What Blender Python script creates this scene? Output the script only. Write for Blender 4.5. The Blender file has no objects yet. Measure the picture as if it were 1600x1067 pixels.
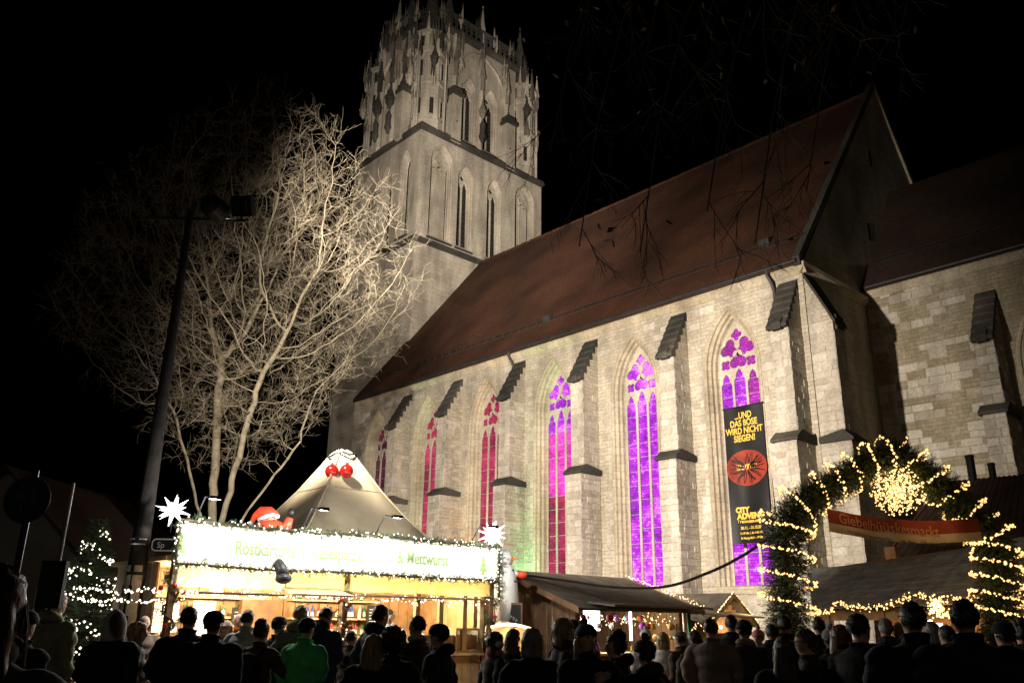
import bpy, math, random
import numpy as np
from mathutils import Vector, Matrix
V = Vector
rad = math.radians
SC = bpy.context.scene
COL = SC.collection

# ------------------------------------------------------------------ camera
# world axes follow the church: X along the nave wall, Y into the church, Z up
F_PX, HZ, ROLL, YAW = 1300.0, 970.0, rad(0.8), rad(42.9)
PITCH = math.atan((HZ - 533.5) / F_PX)
HEAD = V((-math.cos(YAW), math.sin(YAW), 0)); SIDE = V((math.sin(YAW), math.cos(YAW), 0)); UP = V((0, 0, 1))
FW = HEAD * math.cos(PITCH) + UP * math.sin(PITCH)
U0 = -HEAD * math.sin(PITCH) + UP * math.cos(PITCH)
CR = SIDE * math.cos(ROLL) + U0 * math.sin(ROLL)
CU = -SIDE * math.sin(ROLL) + U0 * math.cos(ROLL)
CAM = V((0, 0, 1.62))
cam = bpy.data.cameras.new('camera'); camo = bpy.data.objects.new('camera', cam); COL.objects.link(camo)
cam.sensor_width = 36; cam.lens = 36 * F_PX / 1600; cam.clip_start = 0.1; cam.clip_end = 2000
camo.matrix_world = Matrix(((CR.x, CU.x, -FW.x, CAM.x), (CR.y, CU.y, -FW.y, CAM.y), (CR.z, CU.z, -FW.z, CAM.z), (0, 0, 0, 1)))
SC.camera = camo

# ------------------------------------------------------------------ night sky, faint added fill sun, exposure
W = bpy.data.worlds.new('World'); SC.world = W; W.use_nodes = True
nt = W.node_tree; nt.nodes.clear()
sky = nt.nodes.new('ShaderNodeTexSky'); sky.sky_type = 'NISHITA'; sky.sun_disc = False
sky.sun_elevation = rad(-7); sky.sun_rotation = math.atan2(.55, -.62)
bgn = nt.nodes.new('ShaderNodeBackground'); bgn.inputs[1].default_value = 0.05
out = nt.nodes.new('ShaderNodeOutputWorld')
nt.links.new(sky.outputs[0], bgn.inputs[0]); nt.links.new(bgn.outputs[0], out.inputs[0])
moon = bpy.data.lights.new('moon', 'SUN'); moon.energy = 0.06; moon.angle = rad(0.5); moon.color = (1, 0.86, 0.66)  # added fill from behind the camera, lifts dark coats and shaded walls
fill_sun_obj = bpy.data.objects.new('moon', moon); COL.objects.link(fill_sun_obj); fill_sun_obj.rotation_euler = V((-.55, .62, -.42)).to_track_quat('-Z', 'Y').to_euler(); fill_sun_obj.location = (0, 0, 60)
SC.view_settings.view_transform = 'Standard'; SC.view_settings.look = 'None'
SC.view_settings.exposure = 0; SC.view_settings.gamma = 1
cy = SC.cycles
cy.max_bounces = 5; cy.diffuse_bounces = 2; cy.glossy_bounces = 2; cy.transmission_bounces = 3; cy.transparent_max_bounces = 6
cy.sample_clamp_indirect = 1.5; cy.caustics_reflective = False; cy.caustics_refractive = False
cy.use_light_tree = True

# ------------------------------------------------------------------ helpers
def ray(x, y):
    return FW * F_PX + CR * (x - 800) + CU * (533.5 - y)
def atd(x, y, D):
    d = ray(x, y); return CAM + d * (D / d.dot(HEAD))
def onY(x, y, Y):
    d = ray(x, y); return CAM + d * (Y / d.y)
def proj(p):
    d = V(p) - CAM; w = d.dot(FW); return (800 + F_PX * d.dot(CR) / w, 533.5 - F_PX * d.dot(CU) / w, w)
def gpos(x, D):
    p = atd(x, 900, D); return V((p.x, p.y, 0))

class MB:
    def __init__(s): s.v = []; s.f = []; s.c = None; s.mi = None
    def add(s, vs, fs, mi=None):
        b = len(s.v); s.v.extend([tuple(q) for q in vs]); s.f.extend([tuple(i + b for i in q) for q in fs])
        if mi is not None:
            if s.mi is None: s.mi = [0] * (len(s.f) - len(fs))
            s.mi += [0] * (len(s.f) - len(fs) - len(s.mi)) + [mi] * len(fs)
    def box(s, x0, x1, y0, y1, z0, z1, mi=None):
        s.add([(x0,y0,z0),(x1,y0,z0),(x1,y1,z0),(x0,y1,z0),(x0,y0,z1),(x1,y0,z1),(x1,y1,z1),(x0,y1,z1)],
              [(0,3,2,1),(4,5,6,7),(0,1,5,4),(1,2,6,5),(2,3,7,6),(3,0,4,7)], mi)
    def obox(s, c, a, b, n, mi=None):       # centre and three half-axis vectors
        c, a, b, n = V(c), V(a), V(b), V(n)
        P = [c + a*i + b*j + n*k for k in (-1,1) for i,j in ((-1,-1),(1,-1),(1,1),(-1,1))]
        s.add(P, [(0,3,2,1),(4,5,6,7),(0,1,5,4),(1,2,6,5),(2,3,7,6),(3,0,4,7)], mi)
    def prism(s, poly, ext, mi=None):
        n = len(poly); ext = V(ext); P = [V(p) for p in poly] + [V(p) + ext for p in poly]
        s.add(P, [tuple(range(n))[::-1], tuple(range(n, 2*n))] + [(i, (i+1) % n, n+(i+1) % n, n+i) for i in range(n)], mi)
    def tube(s, pts, rr, n=6, caps=True, mi=None):
        pts = [V(p) for p in pts]; m = len(pts)
        if not hasattr(rr, '__len__'): rr = [rr] * m
        vs = []; fs = []; a = None
        for i, p in enumerate(pts):
            d = (pts[min(i+1, m-1)] - pts[max(i-1, 0)])
            if d.length < 1e-9: d = V((0,0,1))
            d.normalize()
            if a is None:
                a = d.cross(V((0,0,1)) if abs(d.z) < .9 else V((1,0,0)))
            a = a - d * a.dot(d)
            if a.length < 1e-6: a = d.orthogonal()
            a.normalize(); b = d.cross(a); r = rr[i]
            for k in range(n):
                t = 2 * math.pi * k / n; vs.append(p + a * (r * math.cos(t)) + b * (r * math.sin(t)))
        for i in range(m - 1):
            for k in range(n):
                k2 = (k + 1) % n; fs.append((i*n+k, i*n+k2, (i+1)*n+k2, (i+1)*n+k))
        if caps: fs += [tuple(range(n))[::-1], tuple((m-1)*n + k for k in range(n))]
        s.add(vs, fs, mi)
    def loft(s, rings, caps=True, mi=None):
        n = len(rings[0]); vs = [p for r in rings for p in r]; fs = []
        for i in range(len(rings) - 1):
            for k in range(n):
                k2 = (k + 1) % n; fs.append((i*n+k, i*n+k2, (i+1)*n+k2, (i+1)*n+k))
        if caps: fs += [tuple(range(n))[::-1], tuple((len(rings)-1)*n + k for k in range(n))]
        s.add(vs, fs, mi)
    def lathe(s, prof, c=(0,0,0), n=12, mi=None, axis=None):
        c = V(c); q = V((0,0,1)).rotation_difference(V(axis)) if axis is not None else None
        rings = []
        for r, z in prof:
            ring = [V((max(r, 1e-4)*math.cos(2*math.pi*k/n), max(r, 1e-4)*math.sin(2*math.pi*k/n), z)) for k in range(n)]
            rings.append([c + (q @ p if q else p) for p in ring])
        s.loft(rings, True, mi)
    def ball(s, c, r, n=10, m=7, mi=None, sc=(1,1,1)):
        prof = []; c = V(c); rings = []
        for i in range(m + 1):
            t = math.pi * i / m - math.pi / 2; rr = max(math.cos(t), 1e-3) * r; z = math.sin(t) * r
            rings.append([c + V((rr*math.cos(2*math.pi*k/n)*sc[0], rr*math.sin(2*math.pi*k/n)*sc[1], z*sc[2])) for k in range(n)])
        s.loft(rings, True, mi)
    def octa(s, c, r, mi=None):
        x, y, z = c
        s.add([(x+r,y,z),(x-r,y,z),(x,y+r,z),(x,y-r,z),(x,y,z+r),(x,y,z-r)],
              [(0,2,4),(2,1,4),(1,3,4),(3,0,4),(2,0,5),(1,2,5),(3,1,5),(0,3,5)], mi)
    def build(s, name, mat, parent=None, smooth=False):
        me = bpy.data.meshes.new(name); me.from_pydata(s.v, [], s.f)
        for m in (mat if isinstance(mat, (list, tuple)) else [mat]): me.materials.append(m)
        if s.mi is not None:
            mi = s.mi + [0] * (len(s.f) - len(s.mi)); me.polygons.foreach_set('material_index', mi)
        if s.c is not None:
            at = me.attributes.new('tint', 'FLOAT', 'POINT'); at.data.foreach_set('value', s.c + [0.5] * (len(s.v) - len(s.c)))
        if smooth: me.polygons.foreach_set('use_smooth', [True] * len(me.polygons))
        me.update()
        return link(bpy.data.objects.new(name, me), parent)

def link(o, parent=None):
    COL.objects.link(o)
    if parent is not None:
        o.parent = parent
        q = V((0, 0, 0)); p = parent
        while p is not None: q = q + p.location; p = p.parent if p.parent else None
        if parent.type == 'EMPTY': o.matrix_parent_inverse = Matrix.Translation(-parent.location)
    return o
def thing(name, loc, label, cat, group=None):
    o = bpy.data.objects.new(name, None); o.empty_display_size = 0.3; COL.objects.link(o); o.location = V(loc)
    tag(o, label, cat, group); return o
def tag(o, label=None, cat=None, group=None, kind=None):
    if label: o['label'] = label
    if cat: o['category'] = cat
    if group: o['group'] = group
    if kind: o['kind'] = kind
    return o

# ------------------------------------------------------------------ materials (procedural)
def newmat(name):
    m = bpy.data.materials.new(name); m.use_nodes = True; n = m.node_tree; b = n.nodes['Principled BSDF']; return m, n, b
def N(n, t, **k):
    q = n.nodes.new(t)
    for a, v in k.items(): setattr(q, a, v)
    return q
def mat(name, col, rough=0.8, var=0.25, scale=3.0, bump=0.15, bscale=40.0, metal=0.0, spec=0.3):
    m, n, b = newmat(name); L = n.links
    g = N(n, 'ShaderNodeNewGeometry')
    t = N(n, 'ShaderNodeTexNoise'); t.inputs['Scale'].default_value = scale; t.inputs['Detail'].default_value = 5
    L.new(g.outputs['Position'], t.inputs['Vector'])
    mr = N(n, 'ShaderNodeMapRange'); mr.inputs[1].default_value = .3; mr.inputs[2].default_value = .7
    mr.inputs[3].default_value = 1 - var; mr.inputs[4].default_value = 1 + var; L.new(t.outputs[0], mr.inputs[0])
    mx = N(n, 'ShaderNodeVectorMath', operation='SCALE'); mx.inputs[0].default_value = col[:3]; L.new(mr.outputs[0], mx.inputs['Scale'])
    L.new(mx.outputs[0], b.inputs['Base Color'])
    b.inputs['Roughness'].default_value = rough; b.inputs['Metallic'].default_value = metal; b.inputs['Specular IOR Level'].default_value = spec
    if bump:
        t2 = N(n, 'ShaderNodeTexNoise'); t2.inputs['Scale'].default_value = bscale; t2.inputs['Detail'].default_value = 4
        L.new(g.outputs['Position'], t2.inputs['Vector'])
        bp = N(n, 'ShaderNodeBump'); bp.inputs['Strength'].default_value = bump; bp.inputs['Distance'].default_value = 0.02
        L.new(t2.outputs[0], bp.inputs['Height']); L.new(bp.outputs[0], b.inputs['Normal'])
    return m
def emit(name, col, strength, base=(0.8,0.8,0.8), sampling='NONE'):
    m, n, b = newmat(name)
    b.inputs['Base Color'].default_value = (*base, 1); b.inputs['Emission Color'].default_value = (*col, 1)
    b.inputs['Emission Strength'].default_value = strength; b.inputs['Roughness'].default_value = .5
    m.cycles.emission_sampling = sampling
    return m
def stonemat(name, cols, rubble=0.0, tint=False, bw=0.42, bh=0.17, soot=0.0):
    """sandstone; rubble > 0 adds small coursed stones"""
    m, n, b = newmat(name); L = n.links
    g = N(n, 'ShaderNodeNewGeometry')
    big = N(n, 'ShaderNodeTexNoise'); big.inputs['Scale'].default_value = .35; big.inputs['Detail'].default_value = 6; L.new(g.outputs['Position'], big.inputs[0])
    fine = N(n, 'ShaderNodeTexNoise'); fine.inputs['Scale'].default_value = 9; fine.inputs['Detail'].default_value = 8; L.new(g.outputs['Position'], fine.inputs[0])
    cr = N(n, 'ShaderNodeValToRGB'); e = cr.color_ramp.elements
    e[0].position = .3; e[0].color = (*cols[0], 1); e[1].position = .72; e[1].color = (*cols[2], 1)
    k = e.new(.5); k.color = (*cols[1], 1)
    h = None
    if tint:
        at = N(n, 'ShaderNodeAttribute'); at.attribute_name = 'tint'
        ad = N(n, 'ShaderNodeMath', operation='MULTIPLY_ADD'); ad.inputs[1].default_value = .45; ad.inputs[2].default_value = .275
        L.new(at.outputs['Fac'], ad.inputs[0]); L.new(ad.outputs[0], cr.inputs[0])
        hh = fine.outputs[0]
    else:
        L.new(big.outputs[0], cr.inputs[0]); hh = fine.outputs[0]
    colo = cr.outputs[0]
    if rubble:
        sp = N(n, 'ShaderNodeSeparateXYZ'); L.new(g.outputs['Position'], sp.inputs[0])
        a = N(n, 'ShaderNodeMath', operation='ADD'); L.new(sp.outputs[0], a.inputs[0]); L.new(sp.outputs[1], a.inputs[1])
        wob = N(n, 'ShaderNodeMath', operation='MULTIPLY_ADD'); L.new(fine.outputs[0], wob.inputs[0]); wob.inputs[1].default_value = .05; L.new(sp.outputs[2], wob.inputs[2])
        cb = N(n, 'ShaderNodeCombineXYZ'); L.new(a.outputs[0], cb.inputs[0]); L.new(wob.outputs[0], cb.inputs[1])
        br = N(n, 'ShaderNodeTexBrick'); br.inputs['Scale'].default_value = 1; br.inputs['Brick Width'].default_value = bw; br.inputs['Row Height'].default_value = bh
        br.inputs['Mortar Size'].default_value = .012; br.inputs['Mortar Smooth'].default_value = .4; br.offset = .43
        br.inputs['Color1'].default_value = (.74,.73,.71,1); br.inputs['Color2'].default_value = (1.18,1.16,1.12,1); br.inputs['Mortar'].default_value = (.6,.58,.54,1)
        L.new(cb.outputs[0], br.inputs['Vector'])
        mu = N(n, 'ShaderNodeMixRGB', blend_type='MULTIPLY'); mu.inputs[0].default_value = rubble; L.new(colo, mu.inputs[1]); L.new(br.outputs['Color'], mu.inputs[2]); colo = mu.outputs[0]
        mh = N(n, 'ShaderNodeMath', operation='MULTIPLY_ADD'); L.new(br.outputs['Fac'], mh.inputs[0]); mh.inputs[1].default_value = -1.6; L.new(fine.outputs[0], mh.inputs[2]); hh = mh.outputs[0]
    # weather streaks and soot
    st = N(n, 'ShaderNodeTexNoise'); st.inputs['Scale'].default_value = 1.1; st.inputs['Detail'].default_value = 7
    mp = N(n, 'ShaderNodeMapping'); mp.inputs['Scale'].default_value = (1.2,1.2,.25); L.new(g.outputs['Position'], mp.inputs[0]); L.new(mp.outputs[0], st.inputs[0])
    mr = N(n, 'ShaderNodeMapRange'); mr.inputs[1].default_value = .35; mr.inputs[2].default_value = .68; mr.inputs[3].default_value = .74 - soot; mr.inputs[4].default_value = 1.1
    L.new(st.outputs[0], mr.inputs[0])
    f2 = N(n, 'ShaderNodeMapRange'); f2.inputs[1].default_value = .3; f2.inputs[2].default_value = .7; f2.inputs[3].default_value = .78; f2.inputs[4].default_value = 1.15; L.new(fine.outputs[0], f2.inputs[0])
    mm = N(n, 'ShaderNodeMath', operation='MULTIPLY'); L.new(mr.outputs[0], mm.inputs[0]); L.new(f2.outputs[0], mm.inputs[1])
    sc = N(n, 'ShaderNodeVectorMath', operation='SCALE'); L.new(colo, sc.inputs[0]); L.new(mm.outputs[0], sc.inputs['Scale'])
    L.new(sc.outputs[0], b.inputs['Base Color']); b.inputs['Roughness'].default_value = .9; b.inputs['Specular IOR Level'].default_value = .15
    bp = N(n, 'ShaderNodeBump'); bp.inputs['Strength'].default_value = .55; bp.inputs['Distance'].default_value = .03; L.new(hh, bp.inputs['Height']); L.new(bp.outputs[0], b.inputs['Normal'])
    return m
SAND = [(.35,.305,.24), (.43,.38,.30), (.49,.44,.355)]
M = {}
M['rubble'] = stonemat('rubble_sandstone', SAND, rubble=.55)
M['ashlar'] = stonemat('ashlar_sandstone', SAND)
M['stone'] = stonemat('cut_stone', [(.37,.325,.265),(.44,.395,.325),(.50,.46,.39)], tint=True)
M['tower'] = stonemat('tower_sandstone', [(.33,.29,.23),(.40,.355,.285),(.45,.405,.33)], rubble=.2, bw=.9, bh=.4, soot=.1)
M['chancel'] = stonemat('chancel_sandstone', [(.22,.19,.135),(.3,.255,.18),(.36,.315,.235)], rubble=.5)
M['trim'] = stonemat('moulded_sandstone', [(.33,.275,.19),(.42,.36,.26),(.48,.43,.33)], rubble=.45, bw=.8, bh=.38)
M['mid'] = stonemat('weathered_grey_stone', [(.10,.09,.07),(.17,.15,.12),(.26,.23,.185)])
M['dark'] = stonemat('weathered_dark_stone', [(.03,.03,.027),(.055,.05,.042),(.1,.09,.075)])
M['tracery'] = stonemat('tracery_stone', [(.36,.3,.25),(.45,.39,.32),(.5,.45,.37)])
M['louvre'] = mat('dark_louvre', (.02,.018,.016), .9)
M['lead'] = mat('lead', (.022,.022,.022), .5, bump=.05)
M['copper'] = mat('downpipe_metal', (.05,.05,.045), .5, bump=.05)
M['bar'] = mat('glazing_bar', (.3,.27,.27), .6, bump=0)
def tilemat(name, c1, c2, bw, bh, use_y=False):
    m, n, b = newmat(name); L = n.links; g = N(n, 'ShaderNodeNewGeometry')
    sp = N(n, 'ShaderNodeSeparateXYZ'); L.new(g.outputs['Position'], sp.inputs[0])
    cb = N(n, 'ShaderNodeCombineXYZ'); L.new(sp.outputs[1 if use_y else 0], cb.inputs[0]); L.new(sp.outputs[2], cb.inputs[1])
    br = N(n, 'ShaderNodeTexBrick'); br.inputs['Scale'].default_value = 1; br.inputs['Brick Width'].default_value = bw; br.inputs['Row Height'].default_value = bh
    br.inputs['Mortar Size'].default_value = .012; br.inputs['Color1'].default_value = (*c1,1); br.inputs['Color2'].default_value = (*c2,1); br.inputs['Mortar'].default_value = (*[q*.5 for q in c1],1)
    L.new(cb.outputs[0], br.inputs['Vector'])
    no = N(n, 'ShaderNodeTexNoise'); no.inputs['Scale'].default_value = .3; no.inputs['Detail'].default_value = 8; L.new(g.outputs['Position'], no.inputs[0])
    mr = N(n, 'ShaderNodeMapRange'); mr.inputs[1].default_value=.3; mr.inputs[2].default_value=.7; mr.inputs[3].default_value=.5; mr.inputs[4].default_value=1.4; L.new(no.outputs[0], mr.inputs[0])
    sc = N(n, 'ShaderNodeVectorMath', operation='SCALE'); L.new(br.outputs['Color'], sc.inputs[0]); L.new(mr.outputs[0], sc.inputs['Scale']); L.new(sc.outputs[0], b.inputs['Base Color'])
    b.inputs['Roughness'].default_value = .85; b.inputs['Specular IOR Level'].default_value = .2
    bp = N(n, 'ShaderNodeBump'); bp.inputs['Strength'].default_value = .6; bp.inputs['Distance'].default_value = .03; bp.invert = True; L.new(br.outputs['Fac'], bp.inputs['Height']); L.new(bp.outputs[0], b.inputs['Normal'])
    return m
M['tile'] = tilemat('roof_tile', (.052,.021,.011), (.072,.029,.0155), .2, .13)
M['tile2'] = tilemat('old_roof_tile', (.028,.017,.011), (.038,.021,.014), .2, .13)
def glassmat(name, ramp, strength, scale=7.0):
    """leaded panes, the coloured light behind them painted into their glow: small quarries of uneven glass in dark cames"""
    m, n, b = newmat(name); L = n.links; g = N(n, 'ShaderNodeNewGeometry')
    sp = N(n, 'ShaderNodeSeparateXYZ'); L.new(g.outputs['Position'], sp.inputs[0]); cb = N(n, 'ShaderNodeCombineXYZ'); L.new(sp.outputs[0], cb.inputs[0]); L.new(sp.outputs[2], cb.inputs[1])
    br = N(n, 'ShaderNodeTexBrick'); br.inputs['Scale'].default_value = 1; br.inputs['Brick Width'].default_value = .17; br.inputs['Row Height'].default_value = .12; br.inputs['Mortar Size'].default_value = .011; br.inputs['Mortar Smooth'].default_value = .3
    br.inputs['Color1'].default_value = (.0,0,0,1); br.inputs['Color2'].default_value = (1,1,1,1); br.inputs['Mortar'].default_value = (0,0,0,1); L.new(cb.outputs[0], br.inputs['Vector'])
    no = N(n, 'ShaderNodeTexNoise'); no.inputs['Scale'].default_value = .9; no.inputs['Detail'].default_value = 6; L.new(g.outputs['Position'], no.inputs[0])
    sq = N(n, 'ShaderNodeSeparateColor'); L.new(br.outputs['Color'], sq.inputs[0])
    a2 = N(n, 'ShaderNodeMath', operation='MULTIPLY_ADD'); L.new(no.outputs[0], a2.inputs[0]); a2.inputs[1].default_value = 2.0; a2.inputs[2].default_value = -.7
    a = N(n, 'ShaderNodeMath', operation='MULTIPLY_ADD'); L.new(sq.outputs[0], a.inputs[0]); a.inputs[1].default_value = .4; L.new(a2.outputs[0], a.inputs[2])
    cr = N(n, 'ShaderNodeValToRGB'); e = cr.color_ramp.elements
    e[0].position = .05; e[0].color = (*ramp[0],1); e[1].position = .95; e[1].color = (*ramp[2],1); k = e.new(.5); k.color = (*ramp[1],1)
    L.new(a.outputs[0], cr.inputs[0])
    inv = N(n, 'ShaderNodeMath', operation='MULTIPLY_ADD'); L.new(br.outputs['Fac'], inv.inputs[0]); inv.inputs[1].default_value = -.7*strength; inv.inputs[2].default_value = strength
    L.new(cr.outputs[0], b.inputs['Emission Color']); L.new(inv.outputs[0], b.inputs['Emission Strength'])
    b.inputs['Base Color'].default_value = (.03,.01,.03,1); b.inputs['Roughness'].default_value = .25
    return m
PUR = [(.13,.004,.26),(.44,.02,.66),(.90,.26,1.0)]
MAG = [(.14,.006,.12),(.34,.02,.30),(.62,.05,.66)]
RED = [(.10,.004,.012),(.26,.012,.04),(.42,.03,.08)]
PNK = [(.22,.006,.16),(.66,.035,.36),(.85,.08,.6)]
M['g_purple'] = glassmat('glass_lit_violet', PUR, 1.75)
M['g_magenta'] = glassmat('glass_lit_magenta', MAG, 1.75)
M['g_pink'] = glassmat('glass_lit_pink', PNK, 1.75)
M['g_red'] = glassmat('glass_lit_red', RED, 1.75)
M['g_dark'] = glassmat('glass_lit_dim', [(.03,.003,.006),(.07,.006,.012),(.12,.012,.03)], 1.0)
M['g_off'] = mat('unlit_glass', (.02,.02,.022), .2, bump=0)

# ------------------------------------------------------------------ ground
def ground():
    m, n, b = newmat('paving'); L = n.links; g = N(n, 'ShaderNodeNewGeometry')
    br = N(n, 'ShaderNodeTexBrick'); br.inputs['Scale'].default_value = 1; br.inputs['Brick Width'].default_value = .2; br.inputs['Row Height'].default_value = .1
    br.inputs['Mortar Size'].default_value = .006; br.inputs['Color1'].default_value = (.07,.06,.055,1); br.inputs['Color2'].default_value = (.12,.105,.095,1); br.inputs['Mortar'].default_value = (.03,.03,.028,1)
    L.new(g.outputs['Position'], br.inputs['Vector']); L.new(br.outputs['Color'], b.inputs['Base Color']); b.inputs['Roughness'].default_value = .6
    bp = N(n, 'ShaderNodeBump'); bp.inputs['Distance'].default_value = .01; bp.invert = True; L.new(br.outputs['Fac'], bp.inputs['Height']); L.new(bp.outputs[0], b.inputs['Normal'])
    q = MB(); q.add([(-400,-300,0),(300,-300,0),(300,400,0),(-400,400,0)], [(0,1,2,3)])
    o = q.build('ground', m); tag(o, 'dark brick paved church square', 'ground', kind='structure')
ground()
# ------------------------------------------------------------------ church
church = thing('church', (-31, 40, 0), 'floodlit gothic sandstone church with square tower, red tiled roof and glowing violet windows', 'church')
NY, XE, XW = 30.0, -14.9, -47.5
EAVE, RIDGE_Z, RIDGE_Y = 15.62, 28.95, 40.2

def arch_pts(cx, hw, zsp, rise, o=0.0, n=10):
    """pointed arch from left spring to right spring, offset outward by o"""
    R = (hw*hw + rise*rise) / (2*hw); c1 = cx - hw + R; Ro = R + o
    a1 = math.acos(max(-1, min(1, (R - hw) / Ro)))
    L = [(c1 - Ro*math.cos(a1*i/n), zsp + Ro*math.sin(a1*i/n)) for i in range(n + 1)]
    return L + [(2*cx - x, z) for x, z in L[::-1][1:]]
def mapS(y): return lambda a, d, z: V((a, y + d, z))
def mapE(x): return lambda a, d, z: V((x - d, a, z))
def arch_wall(mb, mp, a0, a1, z0, z1, cx, hw, sill, zsp, rise, o):
    A = arch_pts(cx, hw, zsp, rise, o); l, r = cx - hw - o, cx + hw + o
    def q(*p): mb.add([mp(a, 0, z) for a, z in p], [tuple(range(len(p)))])
    q((a0,z0),(l,z0),(l,z1),(a0,z1)); q((r,z0),(a1,z0),(a1,z1),(r,z1))
    if sill > z0: q((l,z0),(r,z0),(r,sill),(l,sill))
    q((l,zsp),(l,z1),(l,z1))if False else None
    for (x0,y0),(x1,y1) in zip(A[:-1], A[1:]): q((x0,y0),(x1,y1),(x1,z1),(x0,z1))
def reveal(mb, mp, cx, hw, sill, zsp, rise, prof, flip=False):
    rows = []
    for o, d in prof:
        P = [(cx - hw - o, sill)] + arch_pts(cx, hw, zsp, rise, o) + [(cx + hw + o, sill)]
        rows.append([mp(a, d, z) for a, z in P])
    n = len(rows[0]); b = [p for r in rows for p in r]; fs = []
    for i in range(len(rows) - 1):
        for k in range(n - 1): fs.append((i*n+k, (i+1)*n+k, (i+1)*n+k+1, i*n+k+1))
    mb.add(b, fs)
PROF = [(.42,0),(.42,-.03),(.35,-.04),(.28,.0),(.26,.10),(.15,.17),(.14,.30),(.05,.36),(.03,.5),(0,.54),(0,.75)]

def fill2d(name, loops, mp_mat, depth, matl, parent, bevel=0.012):
    """2D loops (first the outline, then holes) filled and extruded; mp_mat puts it in place"""
    cu = bpy.data.curves.new(name, 'CURVE'); cu.dimensions = '2D'; cu.fill_mode = 'BOTH'; cu.extrude = depth/2; cu.bevel_depth = bevel; cu.bevel_resolution = 0
    for lp in loops:
        s = cu.splines.new('POLY'); s.points.add(len(lp) - 1)
        for p, (x, y) in zip(s.points, lp): p.co = (x, y, 0, 1)
        s.use_cyclic_u = True
    o = bpy.data.objects.new(name, cu); COL.objects.link(o)
    dg = bpy.context.evaluated_depsgraph_get(); me = bpy.data.meshes.new_from_object(o.evaluated_get(dg))
    bpy.data.objects.remove(o); bpy.data.curves.remove(cu)
    me.transform(mp_mat); me.materials.clear(); me.materials.append(matl); me.name = name
    return link(bpy.data.objects.new(name, me), parent)
MATS = lambda cx, y: Matrix(((1,0,0,cx),(0,0,-1,y),(0,1,0,0),(0,0,0,1)))    # drawn in XZ at depth y

def foil(cx, cz, r, n, rot=0.0, lob=.62, m=7):
    """outline of a foil (trefoil, quatrefoil) with pointed lobes"""
    P = []
    for k in range(n):
        a0 = rot + 2*math.pi*k/n; c = (cx + r*.55*math.cos(a0), cz + r*.55*math.sin(a0)); rr = r*(lob if n == 3 else .46)
        for i in range(m):
            t = a0 + math.pi*.62*(2*i/(m-1) - 1); P.append((c[0] + rr*math.cos(t), c[1] + rr*math.sin(t)))
    return P
def lancet(cx, w, z0, ztop):
    """light with a cusped head"""
    h = w/2; zs = ztop - w*1.15
    P = [(cx - h, z0), (cx + h, z0), (cx + h, zs), (cx + h*.98, zs + w*.22), (cx + h*.72, zs + w*.38), (cx + h*.62, zs + w*.45), (cx + h*.66, zs + w*.62), (cx + h*.4, zs + w*.92), (cx, ztop)]
    return P + [(2*cx - x, z) for x, z in P[2:-1][::-1]]
HW, SILL, ZSP, RISE = .98, 3.05, 12.05, 2.22
WINX = [-18.5 - 5.3*i for i in range(6)]
BUTX = [-15.56, -21.05, -26.42, -31.6, -36.9, -41.85]

# nave wall
nw = MB(); mp = mapS(NY)
edges = [XE] + [(WINX[i] + WINX[i+1])/2 for i in range(5)] + [XW - .6]
for i in range(6):
    arch_wall(nw, mp, edges[i+1], edges[i], 0, EAVE - .02, WINX[i], HW, SILL, ZSP, RISE, .36)
nave_wall = nw.build('nave_wall', M['rubble'], church)
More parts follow.
